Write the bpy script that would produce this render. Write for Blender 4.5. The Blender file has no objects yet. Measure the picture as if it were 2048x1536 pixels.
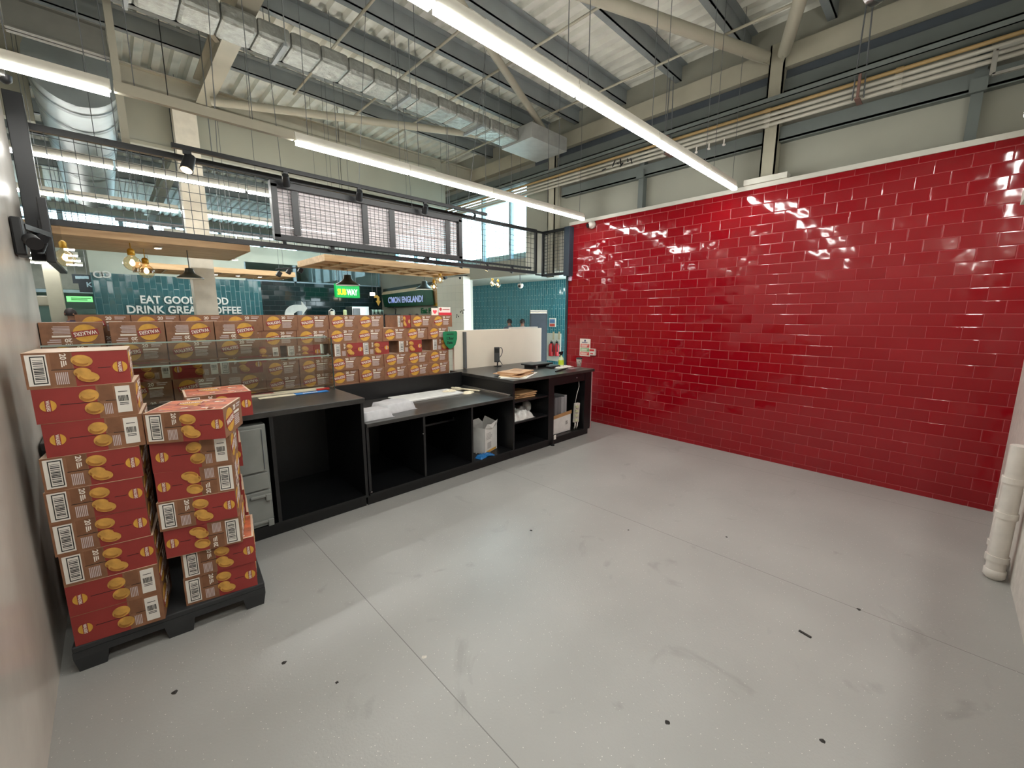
import bpy, bmesh, math, random
from mathutils import Matrix, Vector
random.seed(7)
S = bpy.context.scene
COL = S.collection
PI = math.pi

# ------------------------------------------------------------------ camera
FPX, PITCH, YAW, ROLL, EYE = 826.04, .16486, .76732, -.001487, 1.6
fw = Vector((math.sin(YAW)*math.cos(PITCH), math.cos(YAW)*math.cos(PITCH), -math.sin(PITCH)))
rt = Vector((math.cos(YAW), -math.sin(YAW), 0))
dn = fw.cross(rt)
cr, sr = math.cos(ROLL), math.sin(ROLL)
rt, dn = cr*rt + sr*dn, -sr*rt + cr*dn
cam = bpy.data.objects.new('camera', bpy.data.cameras.new('camera'))
COL.objects.link(cam)
cam.data.sensor_width = 36
cam.data.lens = FPX/2048*36
cam.data.clip_start = .02
M = Matrix.Identity(4)
for i in range(3):
    M[i][0], M[i][1], M[i][2] = rt[i], -dn[i], -fw[i]
M[2][3] = EYE
cam.matrix_world = M
S.camera = cam

# ------------------------------------------------------------------ light and exposure
S.view_settings.view_transform = 'Standard'
S.view_settings.look = 'None'
S.view_settings.gamma = 1
S.view_settings.use_curve_mapping = False
S.view_settings.exposure = 0.0
TUBE = 60          # strength of the strip lights
wd = bpy.data.worlds.new('daylight')
S.world = wd
wd.use_nodes = True
bg = wd.node_tree.nodes['Background']
bg.inputs[0].default_value = (.80, .95, 1, 1)
bg.inputs[1].default_value = 10.0
S.cycles.use_denoising = True
S.cycles.max_bounces = 7
S.cycles.diffuse_bounces = 4
S.cycles.glossy_bounces = 3
S.cycles.transparent_max_bounces = 14
S.cycles.caustics_reflective = False
S.cycles.caustics_refractive = False
S.cycles.sample_clamp_indirect = 6


def at(u, v, x=None, y=None, z=None):
    """the point where the sight line through a pixel meets a real plane"""
    d = fw + rt*((u-1024)/FPX) + dn*((v-768)/FPX)
    t = x/d.x if x is not None else y/d.y if y is not None else (z-EYE)/d.z
    return Vector((0, 0, EYE)) + d*t


# ------------------------------------------------------------------ materials
def lin(c):
    return tuple(((v/255/12.92) if v/255 <= .04045 else ((v/255+.055)/1.055)**2.4) for v in c)


MATS = {}


def mat(name, rgb, rough=.5, metal=0, vary=.06, scale=9, bump=0, coat=0, emit=None, spec=None):
    """plain procedural surface: one colour with a little noise"""
    if name in MATS:
        return MATS[name]
    m = bpy.data.materials.new(name)
    m.use_nodes = True
    nt = m.node_tree
    b = nt.nodes['Principled BSDF']
    c = lin(rgb)
    b.inputs['Roughness'].default_value = rough
    b.inputs['Metallic'].default_value = metal
    if spec is not None:
        b.inputs['Specular IOR Level'].default_value = spec
    if coat:
        b.inputs['Coat Weight'].default_value = coat
        b.inputs['Coat Roughness'].default_value = .08
    if vary or bump:
        tc = nt.nodes.new('ShaderNodeTexCoord')
        n = nt.nodes.new('ShaderNodeTexNoise')
        n.inputs['Scale'].default_value = scale
        n.inputs['Detail'].default_value = 4
        nt.links.new(tc.outputs['Object'], n.inputs['Vector'])
        r = nt.nodes.new('ShaderNodeValToRGB')
        r.color_ramp.elements[0].position = .3
        r.color_ramp.elements[1].position = .7
        r.color_ramp.elements[0].color = tuple(x*(1-vary*1.6) for x in c)+(1,)
        r.color_ramp.elements[1].color = tuple(min(1, x*(1+vary*1.6)) for x in c)+(1,)
        nt.links.new(n.outputs['Fac'], r.inputs['Fac'])
        nt.links.new(r.outputs['Color'], b.inputs['Base Color'])
        if bump:
            bp = nt.nodes.new('ShaderNodeBump')
            bp.inputs['Strength'].default_value = bump
            bp.inputs['Distance'].default_value = .02
            nt.links.new(n.outputs['Fac'], bp.inputs['Height'])
            nt.links.new(bp.outputs['Normal'], b.inputs['Normal'])
    else:
        b.inputs['Base Color'].default_value = c+(1,)
    if emit:
        b.inputs['Emission Color'].default_value = lin(emit[0])+(1,)
        b.inputs['Emission Strength'].default_value = emit[1]
    MATS[name] = m
    return m


def glass(name, tint=(.93, .97, .95), refl=.10):
    if name in MATS:
        return MATS[name]
    m = bpy.data.materials.new(name)
    m.use_nodes = True
    nt = m.node_tree
    nt.nodes.remove(nt.nodes['Principled BSDF'])
    out = nt.nodes['Material Output']
    t = nt.nodes.new('ShaderNodeBsdfTransparent')
    t.inputs[0].default_value = tint+(1,)
    g = nt.nodes.new('ShaderNodeBsdfGlossy')
    g.inputs['Roughness'].default_value = .02
    lw = nt.nodes.new('ShaderNodeLayerWeight')
    lw.inputs[0].default_value = .5
    f = nt.nodes.new('ShaderNodeMath')
    f.operation = 'POWER'
    f.inputs[1].default_value = 4
    nt.links.new(lw.outputs['Facing'], f.inputs[0])
    f2 = nt.nodes.new('ShaderNodeMath')
    f2.operation = 'ADD'
    f2.inputs[1].default_value = .05
    nt.links.new(f.outputs[0], f2.inputs[0])
    f = f2
    mx = nt.nodes.new('ShaderNodeMixShader')
    a = nt.nodes.new('ShaderNodeMath')
    a.operation = 'MULTIPLY'
    a.inputs[1].default_value = refl*10
    a.use_clamp = True
    nt.links.new(f.outputs[0], a.inputs[0])
    nt.links.new(a.outputs[0], mx.inputs[0])
    nt.links.new(t.outputs[0], mx.inputs[1])
    nt.links.new(g.outputs[0], mx.inputs[2])
    nt.links.new(mx.outputs[0], out.inputs[0])
    MATS[name] = m
    return m


def tile_mat(name, axis, tile, mortar, tw, th, rough=.06, vertical=False, joint=.0035, tilt=.10, offset=.5, wob=.05, off=(0, 0), var=.13):
    """glazed tiles in running bond: each tile sits at its own slight tilt, cushioned at the edges"""
    m = bpy.data.materials.new(name)
    m.use_nodes = True
    nt = m.node_tree
    L = nt.links.new
    N = nt.nodes.new
    b = nt.nodes['Principled BSDF']
    tc = N('ShaderNodeTexCoord')
    sp = N('ShaderNodeSeparateXYZ')
    L(tc.outputs['Object'], sp.inputs[0])
    cb = N('ShaderNodeCombineXYZ')
    h = sp.outputs['Y' if axis == 'x' else 'X']
    a = (sp.outputs['Z'], h) if vertical else (h, sp.outputs['Z'])
    for k in (0, 1):
        ad = N('ShaderNodeMath')
        ad.inputs[1].default_value = 50+off[k]
        L(a[k], ad.inputs[0])
        L(ad.outputs[0], cb.inputs[k])
    br = N('ShaderNodeTexBrick')
    br.offset = offset
    br.inputs['Scale'].default_value = 1
    br.inputs['Brick Width'].default_value = tw
    br.inputs['Row Height'].default_value = th
    br.inputs['Mortar Size'].default_value = joint/2
    br.inputs['Mortar Smooth'].default_value = .3
    t = lin(tile)
    br.inputs['Color1'].default_value = (.0, .0, .0, 1)
    br.inputs['Color2'].default_value = (1, 1, 1, 1)
    br.inputs['Mortar'].default_value = (.5, .5, .5, 1)
    L(cb.outputs[0], br.inputs['Vector'])
    rp = N('ShaderNodeValToRGB')
    rp.color_ramp.elements[0].color = tuple(x*(1-var) for x in t)+(1,)
    rp.color_ramp.elements[1].color = tuple(x*(1+var) for x in t)+(1,)
    L(br.outputs['Color'], rp.inputs['Fac'])
    mx = N('ShaderNodeMix')
    mx.data_type = 'RGBA'
    L(br.outputs['Fac'], mx.inputs['Factor'])
    L(rp.outputs['Color'], mx.inputs[6])
    mx.inputs[7].default_value = lin(mortar)+(1,)
    L(mx.outputs[2], b.inputs['Base Color'])
    rr = N('ShaderNodeMapRange')
    rr.inputs['To Min'].default_value = rough
    rr.inputs['To Max'].default_value = .6
    L(br.outputs['Fac'], rr.inputs['Value'])
    L(rr.outputs[0], b.inputs['Roughness'])
    # bump: joint recess + waviness
    br2 = N('ShaderNodeTexBrick')
    br2.offset = offset
    for k, v in (('Scale', 1), ('Brick Width', tw), ('Row Height', th), ('Mortar Size', joint*1.6), ('Mortar Smooth', 1)):
        br2.inputs[k].default_value = v
    L(cb.outputs[0], br2.inputs['Vector'])
    nz = N('ShaderNodeTexNoise')
    nz.inputs['Scale'].default_value = 7
    nz.inputs['Detail'].default_value = 1
    L(cb.outputs[0], nz.inputs['Vector'])
    ml = N('ShaderNodeMath')
    ml.operation = 'MULTIPLY_ADD'
    L(nz.outputs['Fac'], ml.inputs[0])
    ml.inputs[1].default_value = wob
    mm = N('ShaderNodeMath')
    mm.operation = 'MULTIPLY'
    mm.inputs[1].default_value = -.05
    L(br2.outputs['Fac'], mm.inputs[0])
    L(mm.outputs[0], ml.inputs[2])
    bp = N('ShaderNodeBump')
    bp.inputs['Strength'].default_value = 1
    bp.inputs['Distance'].default_value = .03
    L(ml.outputs[0], bp.inputs['Height'])
    # per tile tilt of the normal
    wn = N('ShaderNodeTexWhiteNoise')
    wn.noise_dimensions = '1D'
    L(br.outputs['Color'], wn.inputs['W'])
    sb = N('ShaderNodeVectorMath')
    sb.operation = 'SUBTRACT'
    L(wn.outputs['Color'], sb.inputs[0])
    sb.inputs[1].default_value = (.5, .5, .5)
    sc = N('ShaderNodeVectorMath')
    sc.operation = 'SCALE'
    sc.inputs['Scale'].default_value = tilt
    L(sb.outputs[0], sc.inputs[0])
    va = N('ShaderNodeVectorMath')
    va.operation = 'ADD'
    L(bp.outputs['Normal'], va.inputs[0])
    L(sc.outputs[0], va.inputs[1])
    vn = N('ShaderNodeVectorMath')
    vn.operation = 'NORMALIZE'
    L(va.outputs[0], vn.inputs[0])
    L(vn.outputs[0], b.inputs['Normal'])
    MATS[name] = m
    return m


def floor_mat():
    m = bpy.data.materials.new('grey_vinyl_floor')
    m.use_nodes = True
    nt = m.node_tree
    L = nt.links.new
    N = nt.nodes.new
    b = nt.nodes['Principled BSDF']
    tc = N('ShaderNodeTexCoord')
    n = N('ShaderNodeTexNoise')
    n.inputs['Scale'].default_value = 1.6
    n.inputs['Detail'].default_value = 6
    L(tc.outputs['Object'], n.inputs['Vector'])
    r = N('ShaderNodeValToRGB')
    c = lin((158, 158, 154))
    r.color_ramp.elements[0].position, r.color_ramp.elements[1].position = .35, .7
    r.color_ramp.elements[0].color = tuple(x*.93 for x in c)+(1,)
    r.color_ramp.elements[1].color = tuple(x*1.05 for x in c)+(1,)
    L(n.outputs['Fac'], r.inputs['Fac'])
    # white flecks
    v = N('ShaderNodeTexVoronoi')
    v.inputs['Scale'].default_value = 70
    L(tc.outputs['Object'], v.inputs['Vector'])
    lt = N('ShaderNodeMath')
    lt.operation = 'LESS_THAN'
    lt.inputs[1].default_value = .11
    L(v.outputs['Distance'], lt.inputs[0])
    sx = N('ShaderNodeSeparateColor')
    L(v.outputs['Color'], sx.inputs[0])
    gt = N('ShaderNodeMath')
    gt.operation = 'GREATER_THAN'
    gt.inputs[1].default_value = .62
    L(sx.outputs[0], gt.inputs[0])
    an = N('ShaderNodeMath')
    an.operation = 'MULTIPLY'
    L(lt.outputs[0], an.inputs[0])
    L(gt.outputs[0], an.inputs[1])
    m1 = N('ShaderNodeMix')
    m1.data_type = 'RGBA'
    L(an.outputs[0], m1.inputs['Factor'])
    L(r.outputs['Color'], m1.inputs[6])
    m1.inputs[7].default_value = (.72, .71, .66, 1)
    # welded seams every 1.92 m
    sp = N('ShaderNodeSeparateXYZ')
    L(tc.outputs['Object'], sp.inputs[0])
    ad = N('ShaderNodeMath')
    ad.inputs[1].default_value = 19.2-1.323+.96
    L(sp.outputs['X'], ad.inputs[0])
    md = N('ShaderNodeMath')
    md.operation = 'MODULO'
    md.inputs[1].default_value = 1.925
    L(ad.outputs[0], md.inputs[0])
    cp = N('ShaderNodeMath')
    cp.operation = 'COMPARE'
    cp.inputs[1].default_value = .9125
    cp.inputs[2].default_value = .0021
    L(md.outputs[0], cp.inputs[0])
    # scuffs
    n2 = N('ShaderNodeTexNoise')
    n2.inputs['Scale'].default_value = 2.2
    n2.inputs['Detail'].default_value = 8
    n2.inputs['Distortion'].default_value = 1.8
    L(tc.outputs['Object'], n2.inputs['Vector'])
    r2 = N('ShaderNodeValToRGB')
    r2.color_ramp.elements[0].position, r2.color_ramp.elements[1].position = .64, .72
    r2.color_ramp.elements[0].color = (0, 0, 0, 1)
    r2.color_ramp.elements[1].color = (.22, .22, .22, 1)
    L(n2.outputs['Fac'], r2.inputs['Fac'])
    mxx = N('ShaderNodeMath')
    mxx.operation = 'MAXIMUM'
    L(r2.outputs['Color'], mxx.inputs[0])
    ms = N('ShaderNodeMath')
    ms.operation = 'MULTIPLY'
    ms.inputs[1].default_value = .7
    L(cp.outputs[0], ms.inputs[0])
    L(ms.outputs[0], mxx.inputs[1])
    m2 = N('ShaderNodeMix')
    m2.data_type = 'RGBA'
    L(mxx.outputs[0], m2.inputs['Factor'])
    L(m1.outputs[2], m2.inputs[6])
    m2.inputs[7].default_value = (.10, .098, .09, 1)
    L(m2.outputs[2], b.inputs['Base Color'])
    b.inputs['Roughness'].default_value = .36
    n3 = N('ShaderNodeTexNoise')
    n3.inputs['Scale'].default_value = 90
    L(tc.outputs['Object'], n3.inputs['Vector'])
    bp = N('ShaderNodeBump')
    bp.inputs['Strength'].default_value = .25
    bp.inputs['Distance'].default_value = .004
    L(n3.outputs['Fac'], bp.inputs['Height'])
    L(bp.outputs['Normal'], b.inputs['Normal'])
    return m


def wood_mat(name, a, bcol, axis='X', plank=.11):
    m = bpy.data.materials.new(name)
    m.use_nodes = True
    nt = m.node_tree
    L = nt.links.new
    b = nt.nodes['Principled BSDF']
    tc = nt.nodes.new('ShaderNodeTexCoord')
    mp = nt.nodes.new('ShaderNodeMapping')
    mp.inputs['Scale'].default_value = (1.2, 9, 9) if axis == 'X' else (9, 1.2, 9)
    L(tc.outputs['Object'], mp.inputs[0])
    n = nt.nodes.new('ShaderNodeTexNoise')
    n.inputs['Scale'].default_value = 2.4
    n.inputs['Detail'].default_value = 7
    L(mp.outputs[0], n.inputs['Vector'])
    r = nt.nodes.new('ShaderNodeValToRGB')
    r.color_ramp.elements[0].position, r.color_ramp.elements[1].position = .3, .7
    r.color_ramp.elements[0].color = lin(a)+(1,)
    r.color_ramp.elements[1].color = lin(bcol)+(1,)
    L(n.outputs['Fac'], r.inputs['Fac'])
    L(r.outputs['Color'], b.inputs['Base Color'])
    b.inputs['Roughness'].default_value = .5
    MATS[name] = m
    return m


# ------------------------------------------------------------------ building helpers
def tag(o, label, cat, group=None, kind=None):
    o['label'] = label
    o['category'] = cat
    if group:
        o['group'] = group
    if kind:
        o['kind'] = kind
    return o


def thing(name, label, cat, loc=(0, 0, 0), rotz=0, group=None, kind=None):
    o = bpy.data.objects.new(name, None)
    o.empty_display_size = .05
    COL.objects.link(o)
    o.location = loc
    o.rotation_euler = (0, 0, rotz)
    return tag(o, label, cat, group, kind)


def world_of(o):
    m = Matrix.Identity(4)
    while o is not None:
        m = o.matrix_basis @ m
        o = o.parent
    return m


TEXTS = {}


def text_data(body, bold=0, depth=.02):
    k = (body, bold, depth)
    if k not in TEXTS:
        cu = bpy.data.curves.new('t', 'FONT')
        cu.body = body
        cu.size = 1
        cu.extrude = depth
        cu.offset = bold
        cu.resolution_u = 3
        o = bpy.data.objects.new('t', cu)
        COL.objects.link(o)
        dg = bpy.context.evaluated_depsgraph_get()
        me = o.evaluated_get(dg).to_mesh()
        vs = [v.co.copy() for v in me.vertices]
        fs = [tuple(p.vertices) for p in me.polygons]
        o.evaluated_get(dg).to_mesh_clear()
        bpy.data.objects.remove(o)
        bpy.data.curves.remove(cu)
        x0, x1 = min(v.x for v in vs), max(v.x for v in vs)
        y0, y1 = min(v.y for v in vs), max(v.y for v in vs)
        TEXTS[k] = ([Vector(((v.x-x0)/(x1-x0), (v.y-y0)/(y1-y0), v.z)) for v in vs], fs, (x1-x0)/(y1-y0))
    return TEXTS[k]


class MB:
    """collects shapes; build() links them as ONE mesh object"""

    def __init__(s):
        s.v, s.f, s.m, s.sm = [], [], [], []

    def add(s, vs, fs, mi=0, smooth=False, M=None):
        o = len(s.v)
        s.v += [(M @ Vector(v)) if M is not None else Vector(v) for v in vs]
        for f in fs:
            s.f.append(tuple(i+o for i in f))
            s.m.append(mi)
            s.sm.append(smooth)
        return s

    def box(s, x0, x1, y0, y1, z0, z1, mi=0, M=None):
        v = [(x, y, z) for x in (x0, x1) for y in (y0, y1) for z in (z0, z1)]
        return s.add(v, [(0, 1, 3, 2), (4, 6, 7, 5), (0, 4, 5, 1), (2, 3, 7, 6), (0, 2, 6, 4), (1, 5, 7, 3)], mi, M=M)

    def bbox(s, x0, x1, y0, y1, z0, z1, r=.01, mi=0, M=None, seg=2):
        """box with rounded edges"""
        bm = bmesh.new()
        bmesh.ops.create_cube(bm, size=1)
        for v in bm.verts:
            v.co = Vector(((x0+x1)/2+v.co.x*(x1-x0), (y0+y1)/2+v.co.y*(y1-y0), (z0+z1)/2+v.co.z*(z1-z0)))
        bmesh.ops.bevel(bm, geom=bm.edges[:], offset=r, segments=seg, affect='EDGES', profile=.5)
        bm.verts.index_update()
        s.add([v.co.copy() for v in bm.verts], [tuple(v.index for v in f.verts) for f in bm.faces], mi, True if seg > 2 else False, M)
        bm.free()
        return s

    def quad(s, a, b, c, d, mi=0):
        return s.add([a, b, c, d], [(0, 1, 2, 3)], mi)

    def poly(s, pts, ext, mi=0, M=None):
        """flat outline pushed along ext"""
        n = len(pts)
        e = Vector(ext)
        v = [Vector(p) for p in pts]+[Vector(p)+e for p in pts]
        return s.add(v, [tuple(range(n))[::-1], tuple(range(n, 2*n))]+[(i, (i+1) % n, n+(i+1) % n, n+i) for i in range(n)], mi, M=M)

    def cyl(s, p, q, r, r2=None, seg=12, mi=0, caps=True, M=None):
        p, q = Vector(p), Vector(q)
        r2 = r if r2 is None else r2
        d = (q-p).normalized()
        a = d.orthogonal().normalized()
        b = d.cross(a)
        v = []
        for c, rr in ((p, r), (q, r2)):
            v += [c+(a*math.cos(2*PI*i/seg)+b*math.sin(2*PI*i/seg))*rr for i in range(seg)]
        s.add(v, [(i, (i+1) % seg, seg+(i+1) % seg, seg+i) for i in range(seg)], mi, True, M)
        if caps:
            s.add(v, [tuple(range(seg))[::-1], tuple(range(seg, 2*seg))], mi, False, M)
        return s

    def tube(s, pts, r, seg=8, mi=0):
        """round tube along a path, mitred"""
        pts = [Vector(p) for p in pts]
        n = len(pts)
        rings = []
        up = None
        for i in range(n):
            d = (pts[min(i+1, n-1)]-pts[max(i-1, 0)]).normalized()
            if up is None:
                up = d.orthogonal().normalized()
            a = (up-d*up.dot(d)).normalized()
            up = a
            b = d.cross(a)
            rings += [pts[i]+(a*math.cos(2*PI*k/seg)+b*math.sin(2*PI*k/seg))*r for k in range(seg)]
        f = [(i*seg+k, i*seg+(k+1) % seg, (i+1)*seg+(k+1) % seg, (i+1)*seg+k) for i in range(n-1) for k in range(seg)]
        f += [tuple(range(seg))[::-1], tuple(range((n-1)*seg, n*seg))]
        return s.add(rings, f, mi, True)

    def bar(s, p, q, w, h, mi=0, up=(0, 0, 1)):
        """rectangular bar from p to q"""
        p, q = Vector(p), Vector(q)
        d = (q-p).normalized()
        u = Vector(up)
        a = d.cross(u)
        if a.length < 1e-4:
            a = d.cross(Vector((0, 1, 0)))
        a.normalize()
        b = a.cross(d)
        v = [c+a*i*w/2+b*j*h/2 for c in (p, q) for i, j in ((-1, -1), (1, -1), (1, 1), (-1, 1))]
        return s.add(v, [(3, 2, 1, 0), (4, 5, 6, 7)]+[(i, (i+1) % 4, 4+(i+1) % 4, 4+i) for i in range(4)], mi)

    def lathe(s, prof, c, seg=20, mi=0, M=None):
        c = Vector(c)
        v = [c+Vector((r*math.cos(2*PI*i/seg), r*math.sin(2*PI*i/seg), z)) for r, z in prof for i in range(seg)]
        f = [(k*seg+i, k*seg+(i+1) % seg, (k+1)*seg+(i+1) % seg, (k+1)*seg+i) for k in range(len(prof)-1) for i in range(seg)]
        return s.add(v, f, mi, True, M)

    def text(s, body, M, w=None, h=.1, mi=0, bold=.0, depth=.001):
        """lettering in the XY plane of M, lower left corner at its origin"""
        vs, fs, asp = text_data(body, bold, 1)
        w = h*asp if w is None else w
        return s.add([(v.x*w, v.y*h, (v.z+1)/2*depth) for v in vs], fs, mi, M=M)

    def build(s, name, mats, parent=None, bev=0):
        me = bpy.data.meshes.new(name)
        o = bpy.data.objects.new(name, me)
        COL.objects.link(o)
        if parent is not None:
            o.parent = parent
            inv = world_of(parent).inverted()
            vs = [inv @ v for v in s.v]
        else:
            xs, ys, zs = zip(*s.v)
            c = Vector(((min(xs)+max(xs))/2, (min(ys)+max(ys))/2, min(zs)))
            o.location = c
            vs = [v-c for v in s.v]
        me.from_pydata(vs, [], s.f)
        for m in (mats if isinstance(mats, (list, tuple)) else [mats]):
            me.materials.append(m)
        for p, mi, sm in zip(me.polygons, s.m, s.sm):
            p.material_index = mi
            p.use_smooth = sm
        bm = bmesh.new()
        bm.from_mesh(me)
        bmesh.ops.recalc_face_normals(bm, faces=bm.faces)
        bm.to_mesh(me)
        bm.free()
        if bev:
            b = o.modifiers.new('edge', 'BEVEL')
            b.width = bev
            b.segments = 2
            b.limit_method = 'ANGLE'
        return o


def struct(name, mb, mats, parent=None):
    o = mb.build(name, mats, parent)
    o['kind'] = 'structure'
    return o


def frame(o, s, t):
    """matrix with X along s, Y along t, Z out of the face"""
    o, s, t = Vector(o), Vector(s).normalized(), Vector(t).normalized()
    n = s.cross(t)
    m = Matrix.Identity(4)
    for i in range(3):
        m[i][0], m[i][1], m[i][2], m[i][3] = s[i], t[i], n[i], o[i]
    return m


ORD = ['zeroth', 'first', 'second', 'third', 'fourth', 'fifth', 'sixth', 'seventh', 'eighth', 'ninth', 'tenth', 'eleventh', 'twelfth', 'thirteenth', 'fourteenth', 'fifteenth', 'sixteenth']

# ------------------------------------------------------------------ palette
WHITE = mat('white_paint', (205, 203, 192), .5, scale=3)
GIRT = mat('green_grey_steel', (98, 105, 102), .5, scale=4)
CREAM = mat('cream_steel_paint', (164, 160, 143), .5, scale=3)
GREYST = mat('grey_steel', (134, 140, 140), .5, scale=4)
DARKST = mat('dark_grey_steel', (66, 74, 82), .5, scale=4)
CLAD = mat('grey_cladding', (152, 152, 140), .6, scale=1.5, vary=.04)
DECK = mat('galvanised_roof_deck', (222, 222, 212), .5, .0, scale=5)
BLACK = mat('black_metal', (20, 22, 25), .45)
BLAM = mat('black_laminate', (13, 14, 16), .42, scale=26, vary=.15)
BTOP = mat('black_worktop', (48, 47, 45), .30, scale=14, vary=.22)
STEEL = mat('brushed_steel', (190, 190, 188), .3, 1)
SILVER = mat('galvanised_duct', (150, 158, 158), .42, .7, scale=5)
FOIL = mat('foil_wrapped_duct', (144, 146, 140), .42, .55, scale=16, vary=.12, bump=.9)
CABLE = mat('grey_cable', (95, 98, 100), .5)
WHPIPE = mat('white_pipe_paint', (214, 208, 200), .4)
PIPEW = mat('dull_white_pipe', (172, 168, 156), .45)
KRAFT = mat('kraft_card', (136, 95, 68), .62, scale=16, vary=.12)
KRAFTD = mat('dark_kraft_print', (124, 84, 58), .62, scale=16, vary=.1)
CRED = mat('red_carton_print', (144, 50, 46), .5, scale=10, vary=.05)
LABELW = mat('white_label', (226, 222, 214), .55, vary=.02)
INK = mat('black_ink', (22, 22, 22), .6)
INKG = mat('grey_ink', (120, 116, 114), .6)
YEL = mat('yellow_print', (208, 158, 62), .5, vary=.08, scale=30)
POT = mat('potato_print', (192, 146, 70), .5, vary=.2, scale=22)
POTD = mat('potato_shade_print', (156, 106, 44), .5, vary=.2, scale=22)
LILAC = mat('pale_print', (196, 180, 176), .6, vary=.05, scale=60)
PWHITE = mat('white_print', (236, 228, 216), .5, vary=.02)
ORANGEP = mat('orange_carton_print', (176, 92, 60), .5, vary=.3, scale=18)
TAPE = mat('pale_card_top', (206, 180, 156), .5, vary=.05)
TUBEM = mat('lit_diffuser', (255, 255, 255), .5, vary=0, emit=((255, 254, 249), TUBE))
BULB = mat('glowing_filament', (255, 220, 170), .5, vary=0, emit=((255, 214, 150), 14))
WARMGLASS = glass('amber_glass', (1, .88, .70), .12)
PANE = glass('window_glass', (.86, .96, .98), .06)
CLEAR = glass('clear_glass', (.80, .82, .78), .16)
PLY = wood_mat('pale_plywood', (186, 150, 108), (214, 180, 136))

# ================================================================== THE SETTING
o = MB().box(-3.2, 10, -1.4, 17, -.1, 0)
fl = struct('floor', o, floor_mat())

# corrugated deck: trapezoid ribs running along Y
mb = MB()
pit, dep, z0, xa, xb = .17, .045, 4.56, -3.2, 5.5
prof = []
x = xa
while x < xb:
    prof += [(x, z0), (x+pit*.42, z0), (x+pit*.55, z0+dep), (x+pit*.87, z0+dep)]
    x += pit
n = len(prof)
mb.add([(p[0], -1.4, p[1]) for p in prof]+[(p[0], 17, p[1]) for p in prof]+[(xa, -1.4, 4.7), (xb, -1.4, 4.7), (xa, 17, 4.7), (xb, 17, 4.7)],
       [(i, i+1, n+i+1, n+i) for i in range(n-1)]+[(2*n, 2*n+1, 2*n+3, 2*n+2)])
struct('ceiling', mb, DECK)

# glossy off-white left wall that ends just past the counter
PLAST = mat('glossy_off_white_wall', (204, 196, 186), .22, scale=2.5, vary=.07, bump=.12)
struct('wall_left', MB().box(-.48, -.34, -1.4, 4.36, 0, 4.56), PLAST)

# red tiled wall, a degree off the building grid
REDT = tile_mat('red_glazed_tiles', 'x', (136, 10, 22), (160, 62, 66), .212, .1047, rough=.07, tilt=.085, wob=.13, var=.05, joint=.0042)
pa, pb = Vector((5.083, -.56, 0)), Vector((5.16, 4.10, 0))
nrm = Vector((pb.y-pa.y, -(pb.x-pa.x), 0)).normalized()
mb = MB().poly([pa, pb, pb+nrm*.07, pa+nrm*.07], (0, 0, 2.93))
struct('wall_right', mb, REDT)
mb = MB().poly([pa-nrm*.012, pb-nrm*.012, pb+nrm*.10, pa+nrm*.10], (0, 0, .045))
for i in range(len(mb.v)):
    mb.v[i].z += 2.93
mb.box(5.07, 5.2, 1.28, 1.68, 2.975, 3.03)
struct('trim_1', mb, WHITE)
mb = MB().poly([pb+Vector((-.02, 0, 0)), pb+Vector((.1, 0, 0)), pb+Vector((.1, .035, 0)), pb+Vector((-.02, .035, 0))], (0, 0, 2.2))
struct('trim_2', mb, mat('dark_teal_reveal', (38, 66, 74), .3))

# white wall close behind on the right, with an added unseen ledge shading the floor
mb = MB().box(-.48, 5.3, -.60, -.46, 0, 2.3)
struct('wall_back', mb, mat('white_block_wall', (208, 202, 194), .55, scale=20, bump=.2))
struct('shade_ledge', MB().box(-.34, 3.3, -.46, -.187, 2.14, 2.2), WHITE)
struct('wall_back_upper', MB().box(-.48, 5.3, -1.4, -1.28, 0, 4.56), CLAD)

# outer wall beside the red tiles: cladding, with openings further on
mb = MB()
mb.box(5.3, 5.42, -1.4, 4.14, 0, 4.6)
mb.box(5.3, 5.42, 4.14, 5.14, 2.30, 4.6)
mb.box(5.3, 5.42, 5.14, 6.78, 2.30, 2.58)
mb.box(5.3, 5.42, 6.78, 17, 0, 2.58)
mb.box(5.3, 5.42, 9.7, 17, 2.58, 4.6)
mb.box(5.3, 5.42, 5.14, 9.7, 3.86, 4.6)
struct('wall_facade', mb, CLAD)
# tall facade window
WFR = mat('grey_blue_window_frame', (136, 160, 172), .4)
mb = MB()
ys = [5.14, 5.57, 6.33, 7.1, 7.9, 8.8, 9.7]
for y in ys:
    mb.box(5.31, 5.39, y-.022, y+.022, 2.58, 3.86)
for z in (2.58, 3.62, 3.86):
    mb.box(5.31, 5.39, 5.14, 9.7, z-.02, z+.02)
w = struct('window_1', mb, WFR)
g = MB().box(5.345, 5.351, 5.14, 9.7, 2.58, 3.86).build('pane', PANE, w)

struct('trim_4', MB().box(5.285, 5.3, 4.145, 5.14, 2.30, 2.93), WHITE)
# lobby beyond the opening: teal tiled end wall, ceiling, glazed door
TEAL = tile_mat('teal_glazed_tiles', 'x', (52, 118, 132), (150, 194, 194), .30, .075, rough=.08, vertical=True, tilt=.08, wob=.05, joint=.008, offset=.37)
TEALY = tile_mat('teal_glazed_tiles_end', 'y', (50, 98, 104), (112, 142, 142), .30, .085, rough=.10, vertical=True, tilt=.05, wob=.03, joint=.006, offset=.37)
DKT = tile_mat('dark_green_tiles', 'y', (26, 46, 48), (40, 60, 62), .22, .11, rough=.10, tilt=.05, wob=.03, joint=.003)
struct('wall_lobby', MB().box(9.5, 9.6, 7.62, 12, 0, 2.7), TEAL)
struct('ceiling_lobby', MB().box(5.42, 10, 4.5, 12, 2.62, 2.7), WHITE)
struct('wall_lobby_side', MB().box(5.42, 9.6, 11.9, 12, 0, 2.7), WHITE)
mb = MB()
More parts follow.
